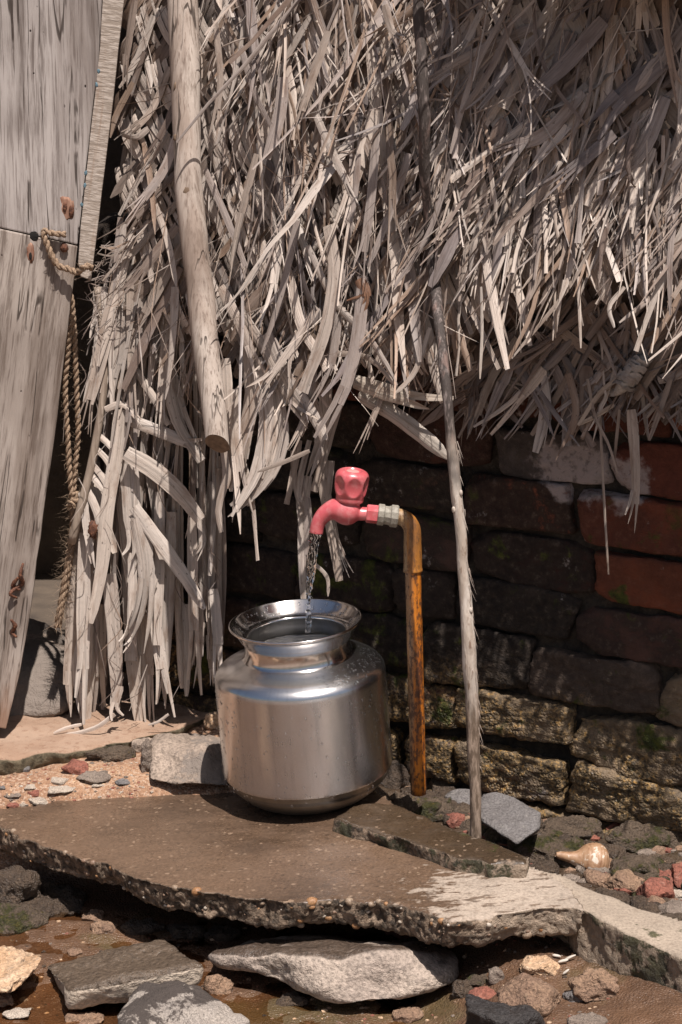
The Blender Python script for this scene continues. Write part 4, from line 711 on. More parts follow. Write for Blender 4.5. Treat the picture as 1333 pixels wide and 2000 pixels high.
pxstrip(s1, [(246, 285), (240, 350), (244, 440)], 22, -0.02, tint=(0.38, 0.32, 0.27), score=3); pxstrip(s1, [(262, 290), (262, 360), (258, 430)], 26, -0.015, tint=(0.42, 0.36, 0.31), score=3)
s1.finish(TH1, 290)

# ===== right half: upper layer in courses, sunlit fringe, deeper woven mat below
TH2 = thing('palm_thatch', 'upper thatch layer of broad grey palm strips with sunlit fringe, beside the slender pole', 'thatch', tuple(th(1100, 480)))
s2 = Strips(); g2 = np.random.default_rng(22)
plait(s2, aM-0.02, aR, bpx(480), bT, (-42, 31), 0.066, 0.004, (np.concatenate([GREY, BROWN[[0, 2]]])*0.72, np.concatenate([GREY[[0, 2]], PALE[[0, 0, 4]]])), 33, (2, 4), 0.015, fray=0.4)  # darker tint on one band family deepens shade the light leaves flat
def fringe2(n, ylo, yhi, Lm, an0, sd, wide, c, pal, xlo=850, xhi=1900, out=(0.05, 0.25)):
    for k in range(int(n*1.66)):
        px = g2.uniform(xlo, xhi); yy = g2.uniform(ylo, yhi); an = g2.normal(an0, sd); L = max(0.05, g2.gamma(6, Lm/6)); w = g2.choice(wide)*g2.uniform(0.75, 1.25)
        s2.free(th(px, yy, c+g2.uniform(0, 0.02)), dirn(an), L, w, TN, out=g2.uniform(*out), sag=0.06, bend=g2.normal(0, 0.07), twist=g2.normal(0, 0.7), tint=pick(pal, g2), tip=g2.choice([0.1, 0.4, 0.8]), g=g2)
fringe2(70, -160, 140, 0.15, -25, 24, [0.005, 0.012, 0.02, 0.026], 0.014, np.concatenate([GREY, PALE]))
fringe2(60, 150, 300, 0.16, -8, 22, [0.004, 0.009, 0.014, 0.02], 0.02, PALE)
fringe2(270, 240, 420, 0.11, -2, 17, [0.003, 0.005, 0.008, 0.012], 0.024, PALE[[0, 1, 2, 4, 4]]*1.1)
fringe2(60, 300, 420, 0.13, -38, 12, [0.004, 0.008, 0.012], 0.024, PALE)
fringe2(70, 380, 470, 0.075, -4, 20, [0.002, 0.004, 0.007], 0.02, PALE)
fringe2(170, -100, 420, 0.12, -10, 30, [0.0012, 0.002, 0.0028], 0.03, PALE)
for pts, w in [([(1042, 0), (1050, 90), (1085, 170), (1150, 250)], 8), ([(1298, -20), (1305, 90), (1320, 160), (1338, 200)], 16), ([(1158, 110), (1148, 200), (1120, 260), (1118, 330)], 7), ([(1045, 290), (1052, 360), (1050, 450), (1042, 540)], 20), ([(985, 420), (975, 470), (962, 560)], 20), ([(940, 430), (925, 480), (918, 530)], 18), ([(1240, 240), (1225, 330), (1250, 385)], 16), ([(1120, 450), (1080, 500), (1025, 600)], 10), ([(1250, 330), (1150, 440), (1030, 590)], 11), ([(1330, 480), (1290, 560), (1210, 630)], 11), ([(1330, 400), (1270, 460), (1230, 560)], 10), ([(1180, 420), (1130, 530), (1000, 700)], 9), ([(1060, 430), (1055, 530), (1042, 600), (985, 720)], 9), ([(1300, 190), (1240, 310), (1160, 360)], 32), ([(1290, 120), (1200, 200), (1130, 290)], 46), ([(1180, 40), (1100, 130), (1020, 200)], 36), ([(1060, 60), (980, 150), (930, 230)], 22), ([(1000, 40), (960, 130), (900, 220)], 16), ([(940, 20), (905, 90), (885, 120)], 14), ([(1000, 0), (930, 130), (880, 300)], 12), ([(1140, 180), (1050, 270), (960, 290)], 26), ([(1200, 260), (1120, 330), (1060, 390)], 26), ([(900, 430), (880, 480), (840, 560)], 26), ([(905, 330), (890, 400), (850, 480)], 14), ([(1220, 560), (1190, 600), (1200, 640)], 10), ([(940, 560), (942, 640), (938, 740)], 6), ([(1130, 540), (1132, 600), (1135, 680)], 7), ([(1085, 540), (1083, 610), (1080, 665)], 5)]:
    pxstrip(s2, pts, w, g2.uniform(0.035, 0.06), dc=0.02, fold=g2.uniform(0.0, 0.2), twist=g2.normal(0, 0.3), tint=pick(PALE if w < 20 else GREY, g2, 0.08), score=3)
for k in range(330):      # extra unseen fringe past the right edge, added to shade the bricks
    px = g2.uniform(1370, 1950); s2.free(th(px, g2.uniform(380, 470), 0.02+g2.uniform(0, 0.03)), dirn(g2.normal(0, 22)), g2.uniform(0.08, 0.2), g2.uniform(0.008, 0.024), TN, out=g2.uniform(0.02, 0.15), tint=pick(PALE, g2), score=0.01, g=g2)
# crumpled tie of leaf at the course
for k in range(16):
    a = g2.uniform(0, 6.28); s2.free(th(880+g2.normal(0, 6), 195+g2.normal(0, 6), 0.04), unit(TE*math.cos(a)+TU*math.sin(a)), g2.uniform(0.015, 0.05), 0.003, TN, out=0.5, bend=g2.normal(0, 0.8), tint=pick(BROWN, g2), g=g2)
s2.finish(TH2, 290)
TH3 = thing('palm_thatch', 'lower shaded brown woven palm mat whose cut ends hang over the red bricks', 'thatch', tuple(th(1120, 760, -0.05)))
s3 = Strips(); g3 = np.random.default_rng(23)
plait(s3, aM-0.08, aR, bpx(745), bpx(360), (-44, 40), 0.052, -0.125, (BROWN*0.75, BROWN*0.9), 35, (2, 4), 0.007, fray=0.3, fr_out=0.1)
for k in range(300):
    px = g3.uniform(840, 1750); yy = g3.uniform(560, 720); u = g3.random(); an = -g3.normal(36, 9) if u < 0.6 else g3.normal(38, 10) if u < 0.85 else g3.normal(0, 10)
    lim = np.interp(px, [840, 950, 1100, 1250, 1480], [800, 850, 870, 850, 840]); L = min(g3.uniform(0.06, 0.24), max(0.05, (lim-yy)*0.00084/math.cos(R(an))))
    s3.free(th(px, yy, -0.115+g3.uniform(0, 0.03)), dirn(an), L, g3.choice([0.004, 0.008, 0.013, 0.02]), TN, out=g3.uniform(0.0, 0.12), bend=g3.normal(0, 0.04), twist=g3.normal(0, 0.4), tint=pick(np.concatenate([BROWN, GREY, PALE[3:6]]), g3), tip=g3.choice([0.3, 0.9]), g=g3)
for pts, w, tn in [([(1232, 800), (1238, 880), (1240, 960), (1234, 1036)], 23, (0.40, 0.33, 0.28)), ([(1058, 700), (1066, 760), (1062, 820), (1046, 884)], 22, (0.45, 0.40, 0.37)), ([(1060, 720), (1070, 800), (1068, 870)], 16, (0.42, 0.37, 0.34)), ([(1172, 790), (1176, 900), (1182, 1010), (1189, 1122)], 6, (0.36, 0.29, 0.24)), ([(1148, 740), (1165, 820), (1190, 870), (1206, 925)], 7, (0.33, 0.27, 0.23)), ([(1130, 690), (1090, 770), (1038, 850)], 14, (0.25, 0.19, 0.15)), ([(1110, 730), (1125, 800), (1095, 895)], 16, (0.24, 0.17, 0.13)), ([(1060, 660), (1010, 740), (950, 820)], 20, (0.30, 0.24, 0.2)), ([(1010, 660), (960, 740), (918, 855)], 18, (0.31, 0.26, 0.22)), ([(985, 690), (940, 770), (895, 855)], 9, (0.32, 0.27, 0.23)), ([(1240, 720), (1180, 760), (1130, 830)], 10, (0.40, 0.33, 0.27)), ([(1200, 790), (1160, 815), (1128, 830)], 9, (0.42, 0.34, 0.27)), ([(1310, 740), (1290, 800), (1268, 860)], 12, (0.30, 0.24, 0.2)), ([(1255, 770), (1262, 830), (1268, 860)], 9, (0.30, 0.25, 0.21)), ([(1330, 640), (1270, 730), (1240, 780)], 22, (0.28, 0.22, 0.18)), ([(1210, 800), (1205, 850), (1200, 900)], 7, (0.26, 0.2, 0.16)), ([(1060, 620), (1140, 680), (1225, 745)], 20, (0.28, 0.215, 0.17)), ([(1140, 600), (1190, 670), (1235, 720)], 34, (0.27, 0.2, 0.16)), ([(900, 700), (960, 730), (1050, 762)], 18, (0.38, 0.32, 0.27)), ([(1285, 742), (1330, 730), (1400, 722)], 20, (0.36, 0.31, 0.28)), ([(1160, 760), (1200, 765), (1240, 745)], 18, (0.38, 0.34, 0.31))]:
    pxstrip(s3, pts, w, g3.uniform(-0.10, -0.075), fold=g3.uniform(0.0, 0.2), twist=g3.normal(0, 0.2), tint=tn, score=4, tip=0.6)
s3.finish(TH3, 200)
# leaf knot tying the mat
kn = thing('leaf_knot', 'twisted pale grey knot of palm leaf tying the lower mat', 'knot', tuple(th(1230, 745, 0.03)))
sk_ = Strips(); KP = np.array([th(1205, 770, -0.07), th(1222, 748, -0.06), th(1245, 715, -0.06), th(1262, 692, -0.07)])
V, F = tube(spline(KP, 14), np.interp(np.linspace(0, 1, 14), [0, 0.2, 0.5, 0.8, 1], [0.004, 0.010, 0.013, 0.010, 0.004]), 12, True, lambda v: 0.004*fbm(v, 90, 3, 5))
kt = mesh_np('knot_core', V, F, LEAF, True, np.random.default_rng(1).uniform(0, 1, (len(V), 2))*0.05, np.repeat(np.array([[0.42, 0.39, 0.36]]), len(V), 0)); child('knot_core', kt, kn)
ax = unit(KP[2]-KP[1]); e1 = unit(np.cross(ax, TN)); e2 = np.cross(ax, e1)
for k in range(9):
    t = np.linspace(0, 2*math.pi*1.3, 22); r_ = 0.012+0.006*g3.random(); c0 = KP[1]+(KP[2]-KP[1])*(k-2)/5.0
    pts = c0+np.outer(r_*np.cos(t+k), e1)+np.outer(r_*np.sin(t+k), e2)+np.outer(t*0.0022+0.002*np.sin(3*t), ax); nr = np.outer(np.cos(t+k), e1)+np.outer(np.sin(t+k), e2)
    sk_.ribbon(pts+g3.normal(0, 0.0015, (22, 3)), np.full(22, 0.004+0.008*g3.random()), nr, 0.05, 0, pick(np.array([[0.36, 0.33, 0.31], [0.27, 0.24, 0.22], [0.40, 0.36, 0.32]]), g3))
sk_.finish(kn, 20, 'leaf_wrap')
# upper eave of the roof, just above the picture, which throws the dappled shade
TH4 = thing('palm_thatch', 'overhanging upper eave of dry palm leaves above the broad grey strips', 'thatch', tuple(th(1200, -200, 0.1)))
s4 = Strips(); g4 = np.random.default_rng(24)
for k in range(400):
    px = g4.uniform(930, 1640); yy = g4.uniform(-430, -90); ci = 0.05+0.10*g4.random()
    s4.free(th(px, yy, ci), dirn(g4.normal(-10, 26)), g4.uniform(0.08, 0.24), g4.choice([0.006, 0.012, 0.02, 0.028]), TN, out=g4.uniform(0.1, 0.4), sag=0.05, bend=g4.normal(0, 0.08), twist=g4.normal(0, 0.7), tint=pick(PALE, g4), g=g4)
for it in list(s4.items):
    pass
s4.items = [q for q in s4.items if max(proj(v)[1] for v in q[0]) < -6]
s4.finish(TH4, 40)
# added dark sheet behind the strips, blocks light and keeps the gaps dark
ml = M('dark_backing'); lp = ml.pos(); BACKING = ml.pbr(ml.ramp(ml.noise(ml.map(lp, (1, 1, 1), rot=(0, 0.7, 0.5)), 60, 5, 0.65), [(0.3, (0.035, 0.026, 0.02)), (0.7, (0.14, 0.10, 0.075))]), 0.9)
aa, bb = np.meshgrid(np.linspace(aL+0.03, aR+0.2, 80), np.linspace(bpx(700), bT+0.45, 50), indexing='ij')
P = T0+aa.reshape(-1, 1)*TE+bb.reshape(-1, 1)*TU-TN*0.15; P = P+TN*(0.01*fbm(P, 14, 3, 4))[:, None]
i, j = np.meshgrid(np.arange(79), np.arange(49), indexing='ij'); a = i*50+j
tag(link('backing_sheet', mesh_np('backing_sheet', P, np.stack([a, a+50, a+51, a+1], -1).reshape(-1, 4), BACKING)), 'added dark sheet that keeps the gaps between the woven thatch strips dark', 'backing')

# ===== fronds hanging to the ledge on the left
BRIGHT = np.array([[0.56, 0.485, 0.425], [0.50, 0.43, 0.375], [0.53, 0.45, 0.385]])
TH5 = thing('palm_frond', 'bundle of long dry palm leaves hanging beside the door down to the ledge', 'palm leaves', tuple(at_y(270, 1400, 3.64)))
s5 = Strips(); g5 = np.random.default_rng(25)
def hang(px, y0, y1, w, Y, lean=0.0, tn=None, score=1.5, bow=None, tip=None, twist=None):
    b = g5.normal(0, 3.5) if bow is None else bow; mx = px+lean*0.5+b; n = 12
    pts = [(px, y0), (mx, (y0+y1)/2), (px+lean, y1)]
    pxstrip(s5, pts, w, Yf=Y-0.085, dc=g5.normal(0.0, 0.02), fold=g5.uniform(0.05, 0.35)*g5.choice([-1, 1]), twist=g5.normal(0, 0.5) if twist is None else twist, tint=pick(PALE[[0, 1, 2, 4]], g5, 0.07) if tn is None else tn, n=n, tip=g5.choice([0.15, 0.4, 0.8]) if tip is None else tip, score=score, g=g5)
for k in range(48):                                # the mass behind
    px = g5.uniform(195, 428); y0 = g5.uniform(620, 960); y1 = np.interp(px, [120, 200, 330, 430], [1400, 1390, 1320, 1260])+g5.uniform(-220, 25)
    hang(px, y0, max(y0+160, y1), g5.uniform(7, 20), 3.76+g5.uniform(-0.03, 0.05), g5.normal(-8, 16), pick(np.concatenate([PALE, GREY, BROWN[[2, 4]]]), g5))
for k in range(85):                                # thin straight leaves running down from the thatch
    px = g5.uniform(185, 432); y0 = g5.uniform(500, 1000) if px > 230 else g5.uniform(760, 1080); L_ = g5.uniform(180, 460); y1 = min(y0+L_, np.interp(px, [120, 200, 330, 430], [1405, 1400, 1370, 1320])+g5.uniform(-120, 10))
    if y1-y0 < 120: continue
    hang(px, y0, y1, g5.uniform(4, 13), 3.66+g5.uniform(-0.03, 0.05), g5.normal(-12, 16), pick(np.concatenate([PALE, PALE[[0, 4]]]), g5), score=1.2)
for k in range(60):                                 # leaves joining the bundle to the thatch above
    px, py = g5.uniform(232, 352), g5.uniform(420, 600); dx = g5.uniform(-75, 5); pxstrip(s5, [(px, py), (px+dx*0.4, py+110), (px+dx, py+g5.uniform(190, 340))], g5.uniform(4, 17), Yf=3.55+g5.uniform(-0.03, 0.04), dc=0.02, fold=g5.uniform(0, 0.3), twist=g5.normal(0, 0.3), tint=pick(PALE[[0, 1, 2, 4]], g5), n=10, g=g5)
for k in range(60):
    px, py = g5.uniform(190, 250), g5.uniform(470, 640); pxstrip(s5, [(px, py), (px+g5.normal(-10, 14), py+g5.uniform(-10, 25)), (px+g5.normal(-16, 22), py+g5.uniform(0, 60))], g5.uniform(1, 2.2), Yf=3.53+g5.uniform(-0.02, 0.03), tint=pick(PALE, g5), n=7, g=g5)
for a in [(140, 1080, 1395, 26, -10), (165, 1040, 1405, 28, -4), (150, 1250, 1400, 22, 12), (188, 1010, 1415, 30, -20), (215, 1120, 1380, 30, 15), (238, 940, 1250, 30, 40), (262, 880, 1290, 34, -5), (280, 1200, 1415, 34, 10), (255, 1250, 1420, 28, 18), (295, 1150, 1395, 26, 35), (312, 960, 1260, 22, -4), (335, 1000, 1330, 24, -12), (350, 980, 1345, 20, 6), (375, 1010, 1355, 22, 8), (398, 960, 1290, 22, 10), (415, 940, 1330, 18, 4), (418, 1150, 1350, 22, 12), (300, 1060, 1310, 22, 8), (232, 1230, 1385, 22, -8), (198, 1180, 1400, 26, -10), (325, 1180, 1390, 22, -2), (362, 1180, 1360, 16, 3), (390, 1180, 1340, 18, -8), (408, 1240, 1345, 16, 12), (175, 1000, 1130, 24, -30), (160, 960, 1090, 20, 40), (180, 940, 1080, 26, 45)]:
    hang(a[0], a[1], a[2], a[3]*0.95, 3.655+g5.uniform(-0.03, 0.03), a[4], tn=pick(BRIGHT, g5, 0.06), score=3, twist=g5.normal(0, 0.18))
FR = [([(236, 800), (228, 880), (210, 990), (200, 1100), (178, 1218)], 28, 3.60), ([(246, 884), (300, 918), (350, 962), (392, 1016)], 34, 3.59), ([(246, 818), (300, 838), (350, 858), (402, 882)], 24, 3.60), ([(262, 990), (310, 1056), (355, 1118), (400, 1190)], 28, 3.60), ([(250, 880), (258, 1000), (262, 1110), (250, 1130)], 36, 3.61), ([(270, 1010), (285, 1100), (280, 1200), (262, 1262)], 34, 3.60), ([(262, 1080), (262, 1180), (248, 1260), (240, 1270)], 26, 3.61), ([(205, 800), (240, 790), (265, 812), (282, 830)], 14, 3.60), ([(222, 720), (250, 715), (290, 760), (330, 830)], 16, 3.61), ([(390, 1016), (396, 1060), (372, 1100)], 14, 3.60), ([(204, 560), (208, 680), (198, 820)], 14, 3.62), ([(216, 590), (218, 700), (220, 800)], 12, 3.61), ([(186, 570), (190, 650), (165, 785)], 10, 3.63), ([(196, 560), (176, 660)], 8, 3.63), ([(345, 440), (340, 600), (330, 740), (350, 830), (395, 900)], 26, 3.60), ([(322, 580), (330, 700), (360, 820), (385, 900)], 24, 3.61), ([(190, 848), (215, 870), (225, 885)], 12, 3.61), ([(186, 874), (210, 900), (222, 940)], 12, 3.61), ([(180, 905), (205, 940), (218, 980)], 12, 3.61), ([(176, 925), (205, 960), (210, 1020)], 14, 3.61), ([(168, 950), (190, 1000), (205, 1080)], 16, 3.61), ([(163, 970), (170, 1030), (178, 1110)], 16, 3.61)]
for pts, w, Y in FR: pxstrip(s5, pts, w, Yf=Y-0.085, dc=0.01, fold=g5.uniform(0.1, 0.3), twist=g5.normal(0, 0.2), tint=pick(BRIGHT, g5, 0.05), n=16, tip=g5.choice([0.3, 0.7]), score=5, g=g5)
for k in range(26):                                 # crosswise crushed leaf bits near the top of the bundle
    px, py = g5.uniform(225, 350), g5.uniform(580, 760); pxstrip(s5, [(px, py), (px+g5.uniform(20, 60), py+g5.normal(0, 18))], g5.uniform(3, 9), Yf=3.57, tint=pick(PALE, g5))
for k in range(70):                                 # frayed threads
    px, py = g5.uniform(150, 420), g5.uniform(560, 1330); pxstrip(s5, [(px, py), (px+g5.normal(0, 14), py+30), (px+g5.normal(0, 20), py+g5.uniform(50, 110))], g5.uniform(1, 2.5), Yf=3.50+g5.uniform(0, 0.05), tint=pick(PALE, g5))
for pts, w in [([(160, 1415), (130, 1422), (105, 1432)], 7), ([(225, 1395), (190, 1420), (160, 1430), (122, 1436)], 9), ([(330, 1395), (305, 1412), (290, 1416)], 6), ([(235, 1340), (222, 1400), (225, 1412)], 16)]:
    pxstrip(s5, pts, w, Yf=3.50, tint=pick(PALE[[0, 4]], g5, 0.05))
RIB = spline(np.array([at_y(x, y, Y-0.085) for x, y, Y in [(190, 560, 3.63), (202, 660, 3.62), (203, 760, 3.61), (188, 860, 3.61), (174, 930, 3.61), (160, 985, 3.61), (140, 1060, 3.62)]]), 30)
mr = M('dry_midrib'); mrp = mr.obj(); MIDR = mr.pbr(mr.ramp(mr.noise(mr.map(mrp, (1, 1, 0.1)), 160, 4), [(0.3, (0.2, 0.15, 0.115)), (0.7, (0.42, 0.34, 0.27))]), 0.6)
V, F = tube(RIB, np.linspace(0.006, 0.0085, 30), 8); child('midrib', mesh_np('midrib', V, F, MIDR), TH5)
s5.finish(TH5, 230)

# ------------------------------------------------------------------ poles
BARK1 = mat_wood('pale_pole_wood', (0.33, 0.26, 0.215), (0.13, 0.09, 0.068), (0.49, 0.42, 0.365), sc=12, streak=0.45, rough=0.7)
def knotty(amp, f, seed): return lambda v: amp*fbm(v*np.array([1, 1, 0.35]), f, 4, seed)
pole1 = thing('wooden_pole', 'thick pale wooden pole with a slanted cut end hanging over the thatch', 'pole', tuple(th(425, 870, 0.06)))
pp = np.array([th(x, y, c) for x, y, c in [(352, -140, 0.05), (356, 0, 0.05), (363, 200, 0.055), (374, 400, 0.06), (393, 580, 0.065), (412, 740, 0.07), (424, 862, 0.075)]])
sp = spline(pp, 60); rad = np.interp(np.linspace(0, 1, 60), [0, 0.2, 0.5, 0.8, 1], [29, 28, 26.5, 25, 24])*mpp(sp[30]); sp = sp+0.006*np.stack([fbm(sp, 5, 2, 71), fbm(sp, 5, 2, 72), 0*sp[:, 0]], 1); V, F = tube(sp, rad, 28, False, knotty(0.0055, 20, 4))
Vr = V.reshape(60, 28, 3); ax = unit(sp[-1]-sp[-4]); cn = unit(0.62*ax+np.array([-0.22, -0.62, -0.12]))       # slanted saw cut
for q in range(6, 0, -1):
    d_ = (Vr[-q]-sp[-1]-ax*0.004) @ cn; k_ = np.where(d_ > 0); Vr[-q][k_] -= ax*(d_[k_]/np.dot(ax, cn))[:, None]
d_ = (Vr[-1]-sp[-1]-ax*0.004) @ cn; Vr[-1] -= ax*(d_/np.dot(ax, cn))[:, None]
V = np.concatenate([Vr.reshape(-1, 3)]); shaft1 = child('shaft', mesh_np('shaft', V, F, BARK1), pole1)
me_ = M('sawn_end'); ep = me_.obj(); END = me_.pbr(me_.ramp(me_.noise(ep, 120, 4), [(0.3, (0.10, 0.065, 0.042)), (0.7, (0.22, 0.15, 0.10))]), 0.8)
er = Vr[-1]+ax*0.0005; child('cut_end', mesh_np('cut_end', np.concatenate([er, er.mean(0)[None]]), [(28, q, (q+1) % 28) for q in range(28)], END, False), pole1)
for q, (x, y, r_) in enumerate([(365, 55, 8), (350, 175, 8), (345, 268, 6), (378, 372, 7), (381, 285, 5)]):
    P = th(x, y, 0.05); k = mpp(P); n_ = -ray(x, y); k0 = np.argmin(np.linalg.norm(sp-P, axis=1)); P = sp[k0]+unit(P-sp[k0]+TN*0.02+np.array([0, -0.03, 0]))*rad[k0]*0.96
    V, F = ico(2); V = V*np.array([1, 0.30, 1.2])*(1+0.5*fbm(V, 2.4, 3, q))[:, None]*r_*k; child('branch_scar', mesh_np('branch_scar', V+P, F, END), shaft1)
def mat_pole2():
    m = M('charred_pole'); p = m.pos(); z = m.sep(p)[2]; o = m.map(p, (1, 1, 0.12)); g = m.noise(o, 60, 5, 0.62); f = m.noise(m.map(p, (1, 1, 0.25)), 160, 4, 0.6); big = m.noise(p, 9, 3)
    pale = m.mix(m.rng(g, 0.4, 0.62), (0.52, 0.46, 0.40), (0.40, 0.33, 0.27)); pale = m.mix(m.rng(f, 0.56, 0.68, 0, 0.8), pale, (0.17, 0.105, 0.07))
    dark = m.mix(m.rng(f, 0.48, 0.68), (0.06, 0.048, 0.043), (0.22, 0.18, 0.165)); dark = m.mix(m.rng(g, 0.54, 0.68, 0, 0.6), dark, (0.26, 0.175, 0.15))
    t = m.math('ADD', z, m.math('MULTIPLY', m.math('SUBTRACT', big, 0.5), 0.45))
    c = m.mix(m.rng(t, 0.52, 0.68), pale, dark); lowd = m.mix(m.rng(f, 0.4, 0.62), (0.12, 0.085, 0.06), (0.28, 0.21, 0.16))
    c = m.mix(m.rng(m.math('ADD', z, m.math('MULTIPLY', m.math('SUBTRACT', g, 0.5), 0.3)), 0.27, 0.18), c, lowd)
    return m.pbr(c, 0.75, m.bump(m.math('ADD', g, f), 0.7, 0.004), Specular_IOR_Level=0.3)
pole2 = thing('wooden_pole', 'slender crooked pole, charred dark above and pale below, standing before the wall', 'pole', tuple(at_z(928, 1636, 0.0)))
pb = at_z(929, 1638, -0.02); YB = pb[1]
pts = [(812, -120, 3.17), (819, 20, 3.16), (828, 180, 3.14), (830, 330, 3.16), (834, 430, 3.19), (848, 540, 3.165), (860, 640, 3.11), (873, 760, 3.065), (884, 880, 3.055), (897, 1010, 3.05), (907, 1130, 3.045), (914, 1250, 3.04), (921, 1370, 3.04), (926, 1480, 3.035), (929, 1580, 3.03), (930, 1650, 3.03)]
sp2 = spline(np.array([at_y(*q) for q in pts]), 110); sp2 += 0.0022*np.stack([fbm(sp2, 16, 2, 61), fbm(sp2, 16, 2, 62), 0*sp2[:, 0]], 1)
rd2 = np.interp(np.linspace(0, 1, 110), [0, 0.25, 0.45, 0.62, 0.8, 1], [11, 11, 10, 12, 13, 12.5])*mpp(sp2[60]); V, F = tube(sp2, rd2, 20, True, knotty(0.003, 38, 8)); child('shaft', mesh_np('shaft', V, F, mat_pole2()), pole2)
for q, t in enumerate([14, 33, 52, 66, 68, 80]):
    V, F = ico(2); s_ = rd2[t]; P = sp2[t]+np.array([s_*0.75*(1 if q % 2 else -1), -s_*0.6, 0]); V = V*np.array([0.8, 0.8, 1.4])*s_*0.42*(1+0.3*fbm(V, 2, 2, q+5))[:, None]; child('knot', mesh_np('knot', V+P, F, pole2.children[0].data.materials[0]), pole2.children[0])
sf = Acc(); gf = np.random.default_rng(5)
for q in range(40):     # peeling bark shreds
    t = int(gf.uniform(60, 100)); a = gf.uniform(-0.3, 0.9); P = sp2[t]+rd2[t]*np.array([math.cos(a), -abs(math.sin(a)), 0]); d = np.array([gf.uniform(0.1, 0.5), -0.2, -1])*gf.uniform(0.008, 0.03)
    sf.add([P, P+[0.0012, 0, 0], P+d+[0.0006, 0, 0]], [(0, 1, 2)])
child('bark_shreds', sf.mesh('bark_shreds', BARK1), pole2, 'stuff')

# ------------------------------------------------------------------ door boards
DY = 3.50; DN = unit(np.array([0.10, -1, 0.03])); DP = at_y(100, 800, DY)
def dp(px, py, c=0.0): return at_plane(px, py, DP+DN*c, DN)
def board(name, pxs, c, thick, mat, par, bev=0.0025, step=40, jit=0.6, seed=0):
    px = smoothpoly(pxs, step, jit, seed); V, F = prism(np.array([dp(x, y, c) for x, y in px]), np.array([dp(x, y, c) for x, y in px])-DN*thick); bm = bmesh.new()
    vs = [bm.verts.new(v) for v in V]
    for f in F: bm.faces.new([vs[i] for i in f])
    bmesh.ops.recalc_face_normals(bm, faces=bm.faces); k = len(px)
    bmesh.ops.bevel(bm, geom=[e for e in bm.edges if len(e.link_faces) == 2 and e.calc_face_angle(0) > 0.9], offset=bev, segments=2, affect='EDGES', profile=0.6)
    me = bpy.data.meshes.new(name); bm.to_mesh(me); bm.free(); me.materials.append(mat); return child(name, me, par)
tilt = R(9)
WOOD1 = mat_wood('weathered_board', (0.225, 0.19, 0.172), (0.075, 0.053, 0.043), (0.41, 0.368, 0.345), rot=(0, tilt*0, 0), sc=13, streak=0.55)
WOOD2 = mat_wood('weathered_lower_board', (0.235, 0.19, 0.16), (0.085, 0.058, 0.044), (0.39, 0.335, 0.295), rot=(0, -tilt, 0), sc=13, streak=0.6, dirt=(0.18, (0.22, 0.115, 0.065)))
def mat_batten():
    m = M('rough_batten'); p = m.map(m.obj(), rot=(0, -R(8.5), 0)); g = m.noise(m.map(p, (0.16, 0.4, 1)), 260, 4, 0.65); l = m.noise(m.map(p, (1, 1, 0.05)), 90, 4, 0.6)
    c = m.mix(m.rng(g, 0.42, 0.6), (0.27, 0.22, 0.18), (0.42, 0.36, 0.31)); c = m.mix(m.rng(g, 0.62, 0.72, 0, 0.7), c, (0.56, 0.50, 0.45)); c = m.mix(m.rng(l, 0.55, 0.7, 0, 0.5), c, (0.24, 0.15, 0.10))
    return m.pbr(c, 0.85, m.bump(g, 0.6, 0.003))
door = thing('plank_door', 'weathered grey plank door leaning at the edge of the dark doorway', 'door', tuple(dp(0, 1425)))
b_up = board('board', [(-260, -120), (222, -120), (200, 60), (178, 240), (163, 380), (152, 478), (74, 460.5), (0, 444.5), (-260, 399.5)], 0.0, 0.022, WOOD1, door, seed=1)
b_lo = board('board', [(-260, 402), (0, 447), (74, 463), (152, 481), (143, 560), (128, 680), (106, 860), (84, 1010), (61, 1185), (38, 1320), (12, 1424), (-10, 1420), (-40, 1428), (-260, 1420)], 0.003, 0.024, WOOD2, door, seed=2)
b_ba = board('batten', [(207, -120), (256, -120), (243, 0), (222, 190), (205, 330), (188, 470), (178, 548), (158, 540), (153, 512), (158, 440), (176, 270), (196, 90)], 0.020, 0.03, mat_batten(), door, seed=3, bev=0.002, jit=0.4)
mru = M('rusty_iron'); rp = mru.obj(); RUST = mru.pbr(mru.ramp(mru.noise(rp, 170, 5, 0.7), [(0.3, (0.035, 0.016, 0.012)), (0.55, (0.12, 0.045, 0.022)), (0.75, (0.24, 0.105, 0.055))]), 0.8, mru.bump(mru.noise(rp, 260, 4), 0.7, 0.003))
mst = M('rust_stain'); RSTAIN = mst.pbr(mst.ramp(mst.noise(mst.map(mst.obj(), (1, 1, 0.2)), 150, 4), [(0.3, (0.17, 0.07, 0.04)), (0.7, (0.34, 0.2, 0.14))]), 0.85)
def blob(name, px, py, rx, ry, c, mat, par, seed, thick=0.4, dented=0.25):
    P = dp(px, py, c); k = mpp(P); V, F = ico(3); V = V*(1+dented*1.6*fbm(V, 2.4, 4, seed, 0.65))[:, None]; V = V*np.array([rx*k, min(rx, ry)*k*thick, ry*k]); return child(name, mesh_np(name, V+P, F, mat), par)
blob('bolt', 126, 484, 8, 9, 0.008, RUST, b_lo, 1, 0.6); blob('bolt', 140, 412, 5, 11, 0.002, RUST, b_up, 2, 0.5); blob('bolt', 127, 404, 4, 9, 0.002, RUST, b_up, 3, 0.5)
for x, y, rx, ry in [(132, 408, 15, 22), (60, 497, 7, 20)]: blob('rust_stain', x, y, rx, ry, 0.0005 if y < 470 else 0.0035, RSTAIN, b_up if y < 470 else b_lo, x, 0.05, 0.5)
md_ = M('dark_hole'); HOLE = md_.pbr((0.006, 0.005, 0.004), 0.9)
blob('knot_hole', 67, 461, 9, 9, 0.0035, HOLE, b_up, 7, 0.12, 0.2); blob('nail_hole', 60, 500, 3, 7, 0.005, HOLE, b_lo, 8, 0.3, 0.2)
